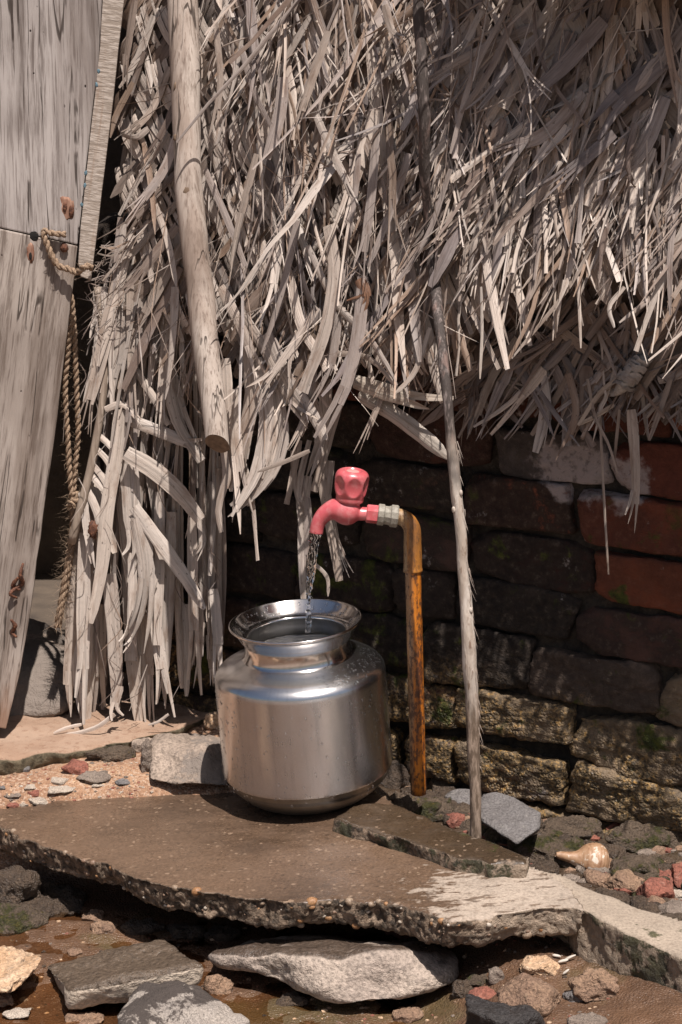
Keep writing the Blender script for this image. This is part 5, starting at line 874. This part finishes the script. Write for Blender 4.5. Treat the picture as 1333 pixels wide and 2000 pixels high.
for q, pth in enumerate([[(46, 1100), (40, 1122), (44, 1140), (30, 1150), (20, 1160), (34, 1168)], [(22, 1210), (30, 1222), (24, 1236), (33, 1244)], [(36, 1128), (26, 1146), (40, 1152)]]):
    V, F = tube(spline(np.array([dp(x, y, 0.010+0.006*math.sin(k_*2.0+q)) for k_, (x, y) in enumerate(pth)]), 26), np.interp(np.linspace(0, 1, 26), [0, 0.3, 0.7, 1], [2.2, 4.6, 3.6, 2.0])*mpp(dp(40, 1150)), 10, True, lambda v: 0.0012*fbm(v, 220, 3, 4)); child('rusty_hook', mesh_np('rusty_hook', V, F, RUST), b_lo)
mbl = M('blue_paint'); BLUE = mbl.pbr((0.10, 0.17, 0.21), 0.8)
for q, (x, y) in enumerate([(190, 139), (186, 166), (165, 338), (163, 362), (157, 400)]): blob('paint_fleck', x+3, y, 2.6, 4.0, 0.0202, BLUE, b_ba, q, 0.04, 0.7)
blob('rust_chip', 182, 1035, 9, 17, -0.005, RUST, TH5, 31, 0.5, 0.5)

# ------------------------------------------------------------------ ropes
mro = M('coir_rope'); uo = mro.obj(); ROPE = mro.pbr(mro.ramp(mro.noise(uo, 420, 4, 0.7), [(0.25, (0.12, 0.075, 0.045)), (0.5, (0.30, 0.205, 0.135)), (0.75, (0.46, 0.345, 0.25))]), 0.9, mro.bump(mro.noise(uo, 900, 3), 0.8, 0.002))
def rope_mesh(path, r, seed, pitch=0.028, strands=2, fuzz=120, flen=0.012):
    n = int(max(40, np.sum(np.linalg.norm(np.diff(path, axis=0), axis=1))/0.0035)); sp_ = spline(path, n); T, N, B = frames(sp_); L = np.concatenate([[0], np.cumsum(np.linalg.norm(np.diff(sp_, axis=0), axis=1))]); A = Acc(); g = np.random.default_rng(seed)
    for k in range(strands):
        ph = L/pitch*2*math.pi+k*2*math.pi/strands; c = sp_+(np.cos(ph)[:, None]*N+np.sin(ph)[:, None]*B)*r*0.55; V, F = tube(c, r*0.62*(1+0.15*fbm(c, 120, 2, seed+k)), 8, True, lambda v: r*0.18*fbm(v, 500, 2, seed)); A.add(V, F)
    for k in range(fuzz):
        i_ = int(g.integers(0, n)); a = g.uniform(0, 6.28); d = unit(np.cos(a)*N[i_]+np.sin(a)*B[i_]+g.normal(0, 0.5)*T[i_]+np.array([0, 0, -0.2])); P = sp_[i_]+d*r*0.8; l = flen*g.uniform(0.4, 1.6); e = np.cross(d, T[i_])*0.00035
        Q = P+d*l*0.5+g.normal(0, 0.002, 3); E = P+d*l+g.normal(0, 0.004, 3); A.add([P-e, P+e, Q+e, Q-e, E], [(0, 1, 2, 3), (3, 2, 4)])
    return A.mesh('rope', ROPE)
rp_ = thing('hanging_rope', 'doubled frayed coir rope hanging along the lower door board', 'rope', tuple(at_y(140, 1000, 3.54)))
ry_ = lambda pts: np.array([at_y(*q) for q in pts])
child('strand', rope_mesh(ry_([(139, 575, 3.52), (137, 640, 3.53), (128, 760, 3.54), (133, 860, 3.54), (136, 920, 3.54), (142, 985, 3.545)]), 0.0048, 1), rp_)
child('strand', rope_mesh(ry_([(141, 585, 3.525), (146, 660, 3.535), (150, 760, 3.545), (153, 850, 3.545), (146, 930, 3.545), (146, 985, 3.55)]), 0.0048, 2), rp_)
child('tail', rope_mesh(ry_([(146, 960, 3.545), (144, 1020, 3.55), (136, 1090, 3.55), (124, 1160, 3.55), (113, 1225, 3.55)]), 0.0068, 3, 0.05, 3, 420, 0.020), rp_)
child('knot', rope_mesh(ry_([(136, 982, 3.535), (150, 978, 3.53), (156, 988, 3.55), (144, 998, 3.56), (134, 990, 3.55), (146, 984, 3.53), (155, 996, 3.54)]), 0.0042, 4, 0.02, 2, 60), rp_)
rl = link('lashing_rope', rope_mesh(np.array([dp(128, 458, 0.012), dp(105, 456, 0.014), dp(86, 452, 0.010), dp(92, 475, 0.013), dp(102, 500, 0.016), dp(116, 520, 0.018), dp(136, 526, 0.022), dp(150, 532, 0.03), dp(168, 520, 0.045), dp(180, 524, 0.03)]), 0.0055, 6, 0.024, 2, 170, 0.010))
tag(rl, 'short coir rope lashed through the hole in the upper door board', 'rope')

# ------------------------------------------------------------------ steel pot
PA = unit(np.array([-0.075, -0.065, 1.0])); P0 = at_plane(607, 1555, (0, 3, 0), np.array([-0.075, 0, 1.0]))
px_ = unit(np.cross(np.array([0, 1.0, 0]), PA)); py_ = np.cross(PA, px_)
PM = np.stack([px_, py_, PA], 1)
def potpt(V): return (np.asarray(V) @ PM.T)+P0+PA*0.002
pot = thing('steel_pot', 'round dented-free stainless steel water pot with flared rim under the tap', 'pot', tuple(P0))
pot['label'] = 'round shiny stainless steel water pot with flared rim standing under the tap'
def mat_steel(name, rough, base, brush=1.0, aniso=0.7):
    m = M(name); p = m.uv(); g = m.noise(m.map(p, (3.0, 900, 1)), 1.0, 3, 0.6); g2 = m.noise(m.map(p, (9, 16, 1)), 1.0, 5, 0.6); sm = m.noise(m.map(p, (60, 4, 1)), 1.0, 4, 0.65)
    c = m.mix(m.rng(g2, 0.45, 0.72, 0, 0.35), base, tuple(q*0.72 for q in base)); c = m.mix(m.rng(sm, 0.5, 0.68, 0, 0.5), c, tuple(q*0.7 for q in base)); r_ = m.math('ADD', m.math('ADD', rough-0.07, m.math('MULTIPLY', g2, 0.10)), m.math('MULTIPLY', sm, 0.06))
    tg = m.n('ShaderNodeTangent', direction_type='UV_MAP')
    return m.pbr(c, r_, m.bump(m.math('ADD', g, m.math('MULTIPLY', g2, 0.5)), 0.05*brush, 0.0006), Metallic=1.0, Anisotropic=aniso, Anisotropic_Rotation=0.25, Tangent=tg.outputs[0])
STEEL = mat_steel('brushed_steel', 0.25, (0.64, 0.625, 0.625), 3.0, 0.78); STEELS = mat_steel('shoulder_steel', 0.24, (0.70, 0.685, 0.68), 1.5, 0.15); STEELG = mat_steel('base_steel', 0.38, (0.30, 0.275, 0.24), 2.0, 0.5); STEELD = mat_steel('inner_steel', 0.4, (0.22, 0.21, 0.2), 1.0, 0.3); STEELB = mat_steel('bright_steel', 0.15, (0.72, 0.69, 0.67), 0.8, 0.4)  # inner steel darkened in colour to stand for the dark wall mirrored in the water
def curve(pr, n):
    return spline(np.array([[a, 0, b] for a, b in pr]), n)[:, [0, 2]]
def potlathe(pr, mat, name, par=pot, seg=128):
    pr = np.array(pr)*np.array([1.0, 1.024]); V, F = lathe(pr, seg); L = np.concatenate([[0], np.cumsum(np.linalg.norm(np.diff(pr, axis=0), axis=1))]); th_ = np.arange(seg)/seg
    uv = np.stack([np.tile(th_, len(pr)), np.repeat(L, seg)], 1); V = V+0
    V[:, :2] *= (1+0.004*fbm(V, 11, 2, 3)+0.0012*fbm(V, 38, 2, 6))[:, None]
    # seam of the uv is left at the back of the pot
    a = math.pi/2; V = np.stack([V[:, 0]*math.cos(a)-V[:, 1]*math.sin(a), V[:, 0]*math.sin(a)+V[:, 1]*math.cos(a), V[:, 2]], 1)
    return child(name, mesh_np(name, potpt(V), F, mat, True, uv), par)
base_pr = np.concatenate([curve([(0.0, 0.003), (0.05, 0.001), (0.072, 0.0), (0.092, 0.005), (0.115, 0.018), (0.1325, 0.0360), (0.1415, 0.0515)], 30), [[0.1421, 0.0525], [0.1428, 0.0534]]])
def seglin(a, b, n): return np.stack([np.linspace(a[0], b[0], n), np.linspace(a[1], b[1], n)], 1)
body_pr = np.concatenate([[[0.1428, 0.0534], [0.1438, 0.0544], [0.1443, 0.0558], [0.1445, 0.0575]], seglin((0.1446, 0.059), (0.1438, 0.2165), 30), [[0.1437, 0.2180], [0.1434, 0.2195]], curve([(0.1433, 0.2205), (0.1421, 0.2245), (0.1380, 0.2305), (0.1290, 0.2368), (0.1150, 0.2430), (0.1000, 0.2487), (0.0945, 0.2510)], 40)[1:]])
neck_pr = curve([(0.0945, 0.2510), (0.0918, 0.2535), (0.0895, 0.2600), (0.0888, 0.2700), (0.0900, 0.2780), (0.0925, 0.2835)], 24)
rim_pr = np.concatenate([curve([(0.0925, 0.2835), (0.0950, 0.2845), (0.0968, 0.2875), (0.1010, 0.2950), (0.1055, 0.3010), (0.1098, 0.3048)], 22), curve([(0.1098, 0.3048), (0.1118, 0.3062), (0.1120, 0.3085), (0.1100, 0.3096), (0.1075, 0.3078)], 14)[1:],
                       curve([(0.1075, 0.3078), (0.1020, 0.3015), (0.0955, 0.2945), (0.0890, 0.2895), (0.0850, 0.2880), (0.0825, 0.2870), (0.0818, 0.2850)], 26)[1:]])
inner_pr = np.array([(0.0818, 0.2850), (0.0835, 0.2800), (0.0862, 0.2700), (0.0868, 0.2560), (0.100, 0.2430), (0.125, 0.2280), (0.135, 0.2150), (0.1390, 0.19), (0.1390, 0.06), (0.137, 0.04), (0.10, 0.010), (0.0, 0.006)])
potlathe(base_pr, STEELG, 'base'); potlathe(body_pr[:37], STEEL, 'body'); potlathe(body_pr[36:], STEELS, 'shoulder'); potlathe(neck_pr, STEELB, 'neck'); rim = potlathe(rim_pr, STEELB, 'rim'); potlathe(inner_pr, STEELD, 'inner_wall')  # base in a darker, duller steel colour than the body
# drops on the steel
mwt = M('clear_water'); WATER = mwt.pbr((1, 1, 1), 0.0, None, IOR=1.33, Transmission_Weight=1.0)
dr = Acc(); gd = np.random.default_rng(9); V0, F0 = ico(2)
def drop(th_, rr, zz_, nr, r_):
    zz_ = zz_*1.024
    P = np.array([rr*math.cos(th_), rr*math.sin(th_), zz_]); n_ = unit(np.array([math.cos(th_)*nr[0], math.sin(th_)*nr[0], nr[1]])); t1 = unit(np.cross(n_, [0, 0, 1.0])); t2 = np.cross(n_, t1)
    V = (V0[:, :1]*t1+V0[:, 1:2]*t2*(1+0.5*gd.random())+V0[:, 2:]*n_*0.45)*r_+P; dr.add(potpt(V), F0)
for k in range(520):
    th_ = gd.uniform(-math.pi, 0); z_ = gd.uniform(0.04, 0.205)
    if abs(th_+math.pi/2) < 0.75 and gd.random() < 0.72: continue
    drop(th_, 0.1442, z_, (1, 0), gd.uniform(0.0007, 0.0022))
for k in range(120): drop(gd.uniform(-1.4, 0.35), gd.uniform(0.105, 0.135), 0, (0.4, 0.9), 0.0) if False else None
for k in range(150):
    t = gd.uniform(0.2, 0.95); idx = int(36+t*34); r_, z_ = body_pr[min(idx, len(body_pr)-2)]; drop(gd.uniform(-1.3, 0.3), r_, z_, (0.5, 0.85), gd.uniform(0.0008, 0.0022))
for k in range(90):
    i_ = int(gd.integers(36, 56)); r_, z_ = rim_pr[min(i_, len(rim_pr)-2)]; drop(gd.uniform(0.1, 3.0), r_, z_, (-0.6, 0.8), gd.uniform(0.0009, 0.0024))
child('water_drops', dr.mesh('water_drops', WATER), pot, 'stuff')
# water standing in the pot (level with gravity)
cw = potpt([[0, 0, 0.267]])[0]; rr_, tt_ = np.meshgrid(np.linspace(0.0005, 0.0856, 46), np.arange(96)/96*2*math.pi, indexing='ij')
wx, wy = rr_*np.cos(tt_), rr_*np.sin(tt_); hit = np.array([at_y(603, 1236, cw[1])[0]-cw[0], 0.0]); dd = np.hypot(wx-hit[0], wy-hit[1]); wz = 0.0016*np.sin(dd*420)*np.exp(-dd*26)+0.0006*fbm(np.stack([wx.ravel(), wy.ravel(), 0*wx.ravel()], 1), 70, 2, 8).reshape(wx.shape)
tz = wx*0.075; V = np.stack([wx, wy, wz+tz*0.9], -1).reshape(-1, 3)+cw; i, j = np.meshgrid(np.arange(45), np.arange(96), indexing='ij'); a = i*96+j; b = i*96+(j+1) % 96
tag(link('pot_water', mesh_np('pot_water', V, np.stack([a, b, b+96, a+96], -1).reshape(-1, 4), WATER)), 'clear rippling water filling the neck of the steel pot', 'water')

# ------------------------------------------------------------------ standpipe and tap
PY = float(cw[1])+0.006
def pp3(px, py, dy=0.0): return at_y(px, py, PY+dy)
k0 = mpp(pp3(700, 1000)); tap = thing('standpipe', 'rusty orange standpipe bent over at the top carrying a red plastic tap', 'pipe', tuple(pp3(818, 1550)))
def mat_rustpipe(name, bright):
    m = M(name); p = m.obj(); v = m.map(p, (1, 1, 0.1)); a = m.noise(v, 45, 5, 0.65, 0.3); b = m.noise(m.map(p, (1, 1, 0.5)), 170, 6, 0.75); f = m.noise(m.map(p, (1, 1, 0.3)), 400, 3)
    o1, o2, d1, gr = ((0.58, 0.19, 0.018), (0.26, 0.075, 0.012), (0.05, 0.02, 0.012), (0.25, 0.165, 0.095)) if not bright else ((0.42, 0.17, 0.03), (0.25, 0.105, 0.03), (0.06, 0.03, 0.015), (0.33, 0.235, 0.13))
    c = m.mix(m.rng(a, 0.38, 0.62), o1, o2); x = m.sep(p)[0]; c = m.mix(m.rng(m.math('ADD', m.math('MULTIPLY', x, -22.0), a), 0.48, 0.74, 0, 0.85), c, gr); c = m.mix(m.rng(m.math('ADD', b, m.math('MULTIPLY', m.math('SUBTRACT', a, 0.5), 0.5)), 0.47, 0.56, 0, 0.85), c, d1) if not bright else m.mix(m.rng(b, 0.46, 0.62, 0, 0.85), c, (0.13, 0.06, 0.025))
    c = m.mix(m.rng(f, 0.6, 0.74, 0, 0.6), c, (0.05, 0.022, 0.012))
    return m.pbr(c, m.ramp(b, [(0.3, 0.22), (0.7, 0.6)]), m.bump(m.math('ADD', b, m.math('MULTIPLY', f, 0.4)), 0.55, 0.0025), Specular_IOR_Level=0.55)
def centred(name, V, F, mat, par, smooth=True):       # mesh about its own middle so that object coordinates are local
    c = np.asarray(V).mean(0); o = link(name, mesh_np(name, np.asarray(V)-c, F, mat, smooth), par); o.location = tuple(c-np.array(par.location)-(np.array(par.parent.location) if par.parent is not None else 0)); return o
V, F = tube(np.array([pp3(807+11*t, 1108+442*t, 0) for t in np.linspace(0, 1, 40)]), 15.8*k0, 28, True, lambda v: 0.0005*fbm(v, 90, 3, 2)); centred('pipe', V, F, mat_rustpipe('rusty_pipe', False), tap)
eb = spline(np.array([pp3(x, y) for x, y in [(764, 1008), (774, 1008.3), (782.5, 1009.8), (790.5, 1013.2), (797, 1018.5), (802, 1025.5), (805, 1033), (806, 1042), (806.3, 1064), (806.7, 1090), (807, 1116)]]), 60); er_ = np.interp(np.linspace(0, 1, 60), [0, 0.1, 0.3, 0.55, 0.8, 0.95, 0.97, 1], [15.5, 16, 16.6, 17.4, 18.2, 18.4, 19.4, 19.2])*k0
V, F = tube(eb, er_, 28, True, lambda v: 0.0006*fbm(v, 70, 3, 6)); centred('elbow', V, F, mat_rustpipe('rusty_elbow', True), tap)
mg = M('grey_fitting'); gp = mg.obj(); GREYF = mg.pbr(mg.ramp(mg.noise(gp, 130, 5, 0.65), [(0.3, (0.16, 0.145, 0.115)), (0.6, (0.29, 0.265, 0.22)), (0.8, (0.37, 0.34, 0.29))]), 0.6, mg.bump(mg.noise(gp, 260, 4), 0.5, 0.002))
def ringed(pts, rads, seg, rot=0.0):
    V, F = tube(pts, rads, seg, True); return V, F
axx = lambda t: pp3(738+40*t, 1004.5+4.5*t)
V, F = tube(np.array([axx(t) for t in [0.0, 0.04, 0.30, 0.34, 0.40, 0.52, 0.62, 0.66, 0.94, 1.0]]), np.array([19.5, 21.5, 21.5, 18.5, 18.5, 18.5, 20, 22.5, 22.5, 20.5])*k0, 12, True); c = V.mean(0)
cpl = centred('coupling', V, F, GREYF, tap, False)
mp_ = M('red_plastic'); qp = mp_.obj(); REDP = mp_.pbr(mp_.mix(mp_.rng(mp_.noise(qp, 60, 5, 0.65), 0.42, 0.72, 0.04, 0.55), (0.52, 0.085, 0.10), (0.60, 0.27, 0.27)), mp_.ramp(mp_.noise(qp, 120, 4), [(0.3, 0.28), (0.7, 0.46)]), mp_.bump(mp_.noise(qp, 200, 3), 0.12, 0.001), Specular_IOR_Level=0.5, Coat_Weight=0.6, Coat_Roughness=0.22)
ht = np.array([pp3(716+26*t, 1003+2.5*t) for t in [0, 0.08, 0.9, 1.0]]); V, F = tube(ht, np.array([16.5, 18.5, 18.5, 16.5])*k0, 6, True); centred('hex_collar', V, F, REDP, tap, False)
bp = [(722, 1004, 13.5), (708, 1003.5, 13.5), (701, 1003, 14.5), (696, 1002, 21), (688, 1000, 26), (676, 998, 27.5), (664, 996, 25), (652, 996, 21.5), (641, 1000, 18), (631, 1008, 15.8), (624, 1018, 14.3), (620, 1029, 13.6), (618, 1041, 13.4)]
B4 = np.array([[*pp3(x, y), r_] for x, y, r_ in bp]); B4 = spline(B4, 60); V, F = tube(B4[:, :3], B4[:, 3]*k0, 32, False)
Vr = V.reshape(60, 32, 3); inn = B4[-1, :3]+(Vr[-1]-B4[-1, :3])*0.80; inn2 = B4[-8, :3]+(Vr[-8]-B4[-8, :3])*0.72; n0 = len(V); V = np.concatenate([V, inn, inn2])
for q in range(32):
    w = (q+1) % 32; F += [(59*32+q, 59*32+w, n0+w, n0+q), (n0+q, n0+w, n0+32+w, n0+32+q)]
F.append(tuple(n0+32+q for q in range(32))); bod = centred('tap_body', V, F, REDP, tap)
V, F = tube(np.array([pp3(679, 996), pp3(681, 984), pp3(683, 979), pp3(683.5, 974)]), np.array([25, 22.5, 21.5, 21.5])*k0, 32, True); centred('bonnet', V, F, REDP, tap)
# scalloped knob
ka = unit(pp3(690, 915)-pp3(683, 978)+np.array([0, -0.004, 0])); kx = unit(np.cross([0, 1.0, 0], ka)); ky = np.cross(ka, kx); kb = pp3(683, 979)
prof = spline(np.array([[0.0, 0, -1], [22, 0, -0.5], [26.5, 0, 1.5], [27.5, 0, 6], [27.5, 0, 10], [29.5, 0, 16], [32, 0, 26], [33.5, 0, 40], [33, 0, 51], [29.5, 0, 59], [24, 0, 62.6], [18.5, 0, 63.2], [17.5, 0, 61.6], [0, 0, 61.2]]), 70)[:, [0, 2]]; prof[:, 0] = np.maximum(prof[:, 0], 0)
seg = 96; tq = np.arange(seg)/seg*2*math.pi; RR = np.repeat(prof[:, :1], seg, 1); ZZ = np.repeat(prof[:, 1:], seg, 1); TT = np.repeat(tq[None], len(prof), 0)
for q in range(6):
    dth = (TT-(q*math.pi/3-math.pi/2+0.18)+math.pi) % (2*math.pi)-math.pi; d2 = (dth/0.47)**2+((ZZ-35)/20)**2; RR = RR-np.where(RR > 20, 6.0*np.clip(1-d2, 0, 1)**0.9, 0)
V = (RR*np.cos(TT))[..., None]*kx+(RR*np.sin(TT))[..., None]*ky+ZZ[..., None]*ka; V = V.reshape(-1, 3)*k0+kb; i, j = np.meshgrid(np.arange(69), np.arange(seg), indexing='ij'); a = i*seg+j; b = i*seg+(j+1) % seg
knob = centred('knob', V, np.stack([a, b, b+seg, a+seg], -1).reshape(-1, 4), REDP, tap); bpy.context.view_layer.update()
md2 = M('worn_cap'); CAPM = md2.pbr((0.50, 0.27, 0.25), 0.5); Vc, Fc = lathe([(0.0, 62.2), (10, 62.0), (12.5, 61.5), (12.8, 60.0)], 40); V = (Vc[:, :1]*kx+Vc[:, 1:2]*ky+Vc[:, 2:]*ka)*k0+kb; centred('knob_cap', V, Fc, CAPM, knob)
# falling water
g = np.random.default_rng(12); n_ = 120; ty = np.linspace(0, 1, n_); sx = 617-13*(1-(1-ty)**1.8)-2*ty; sy = 1036+200*ty
wobx = 2.0*fbm(np.stack([ty*9, 0*ty, 0*ty], 1), 1, 3, 3)*ty; C = np.array([pp3(x+w, y) for x, y, w in zip(sx, sy, wobx)]); rs = np.interp(ty, [0, 0.08, 0.3, 0.5, 0.62, 1], [11.5, 11, 8.6, 6.0, 4.6, 4.8])*(1+np.where(ty > 0.55, 0.45, 0.08)*fbm(np.stack([ty*34, 0*ty+3, 0*ty], 1), 1, 2, 7))*k0
T, N, B = frames(C); tq = np.arange(20)/20*2*math.pi; V = []
for q in range(n_):
    el = 0.72+0.28*math.sin(ty[q]*15+1); tw = ty[q]*5.0; cr = np.cos(tq), np.sin(tq)*el
    rip = 1+0.16*np.cos(3*tq+ty[q]*22)+0.10*np.cos(5*tq-ty[q]*41)
    a_ = cr[0]*math.cos(tw)-cr[1]*math.sin(tw); b_ = cr[0]*math.sin(tw)+cr[1]*math.cos(tw); V.append(C[q]+rs[q]*(np.outer(a_*rip, N[q])+np.outer(b_*rip, B[q])))
V = np.concatenate(V); V += 0.0007*np.stack([fbm(V, 160, 2, 1), fbm(V, 160, 2, 2), 0*V[:, 0]], 1); F = [(q*20+w, q*20+(w+1) % 20, (q+1)*20+(w+1) % 20, (q+1)*20+w) for q in range(n_-1) for w in range(20)]; F += [tuple(range(19, -1, -1)), tuple((n_-1)*20+w for w in range(20))]
ws = thing('water_stream', 'twisting stream of clear water falling from the red tap into the pot', 'water', tuple(C[0])); child('stream', mesh_np('stream', V, F, WATER), ws)
for q in range(16):
    t = g.uniform(0.35, 1.0); P = pp3(603+g.normal(0, 10)*t, 1036+200*t, g.normal(0, 0.01)); V0, F0 = ico(2); child('droplet', mesh_np('droplet', V0*np.array([1, 1, g.uniform(1, 1.7)])*g.uniform(0.7, 2.0)*k0+P, F0, WATER), ws)

# ------------------------------------------------------------------ sea shell on the rubble
shell = thing('sea_shell', 'round tan and white sea shell with a long spout lying on the rubble', 'shell', tuple(on_ground(1150, 1700)))
sb = on_ground(1152, 1700); ks = mpp(sb); A0 = at_y(1086, 1669, sb[1]-0.005); A1 = at_y(1160, 1674, sb[1]); A2 = at_y(1198, 1690, sb[1]+0.012)
axs = unit(A2-A0); pr = spline(np.array([[4.5, 0, 0], [7.5, 0, 6], [10, 0, 20], [13, 0, 34], [18, 0, 45], [29, 0, 58], [35, 0, 72], [36, 0, 84], [30, 0, 97], [20, 0, 104], [14, 0, 107], [10, 0, 112], [4, 0, 117], [0, 0, 119]]), 90)[:, [0, 2]]; pr[:, 0] = np.maximum(0, pr[:, 0])
e1 = unit(np.cross(axs, [0, 0, 1.0])); e2 = np.cross(axs, e1); seg = 72; tq = np.arange(seg)/seg*2*math.pi; RR = np.repeat(pr[:, :1], seg, 1); ZZ = np.repeat(pr[:, 1:], seg, 1)
sw = 1+0.16*((tq[None]-0.3) % (2*math.pi))/(2*math.pi)*smooth01((ZZ-38)/20)-0.08; RR = RR*sw*(1+0.012*np.sin(ZZ*0.9))
V = ((RR*np.cos(tq))[..., None]*e1+(RR*np.sin(tq))[..., None]*e2+ZZ[..., None]*axs).reshape(-1, 3)*ks+A0; i, j = np.meshgrid(np.arange(89), np.arange(seg), indexing='ij'); a = i*seg+j; b = i*seg+(j+1) % seg
msh = M('shell'); shp = msh.obj(); bnd = msh.noise(msh.map(shp, (1, 1, 1)), 42, 4, 0.6, 0.8); SHM = msh.pbr(msh.mix(msh.rng(bnd, 0.57, 0.61, 0, 0.9), msh.mix(msh.rng(bnd, 0.34, 0.56), (0.20, 0.10, 0.05), (0.34, 0.205, 0.12)), (0.55, 0.48, 0.40)), 0.55, msh.bump(msh.noise(shp, 160, 4), 0.3, 0.002))
child('whorl', mesh_np('whorl', V, np.stack([a, b, b+seg, a+seg], -1).reshape(-1, 4), SHM), shell)
# white shell bits under the slab corner
msc = M('shell_white'); SHW = msc.pbr((0.50, 0.45, 0.39), 0.7)
for q, (x, y, r_, rot, lb) in enumerate([(1112, 1878, 18, 0.5, 'longest white shell fragment under the slab corner'), (1100, 1884, 13, 0.25, 'thin white shell fragment beside the longest one under the slab corner'), (1088, 1874, 11, -0.2, 'short white shell fragment nearest the ochre brown rock'), (1105, 1906, 11, 0.7, 'white shell fragment on the rough brown boulder')]):
    P = on_ground(x, y)+np.array([0, 0, 0.006]); k = mpp(P); V, F = ico(3); V = V*np.array([r_*0.8, 3.5, 2.6])*(1+0.2*fbm(V, 1.5, 2, q))[:, None]*k; V[:, 2] += -(V[:, 0]**2)*6; V = V @ np.array(Matrix.Rotation(-rot, 3, 'Y')).T
    o = link('shell_fragment', mesh_np('shell_fragment', V, F, SHW)); o.location = tuple(P); tag(o, lb, 'shell', 'white shell fragments')
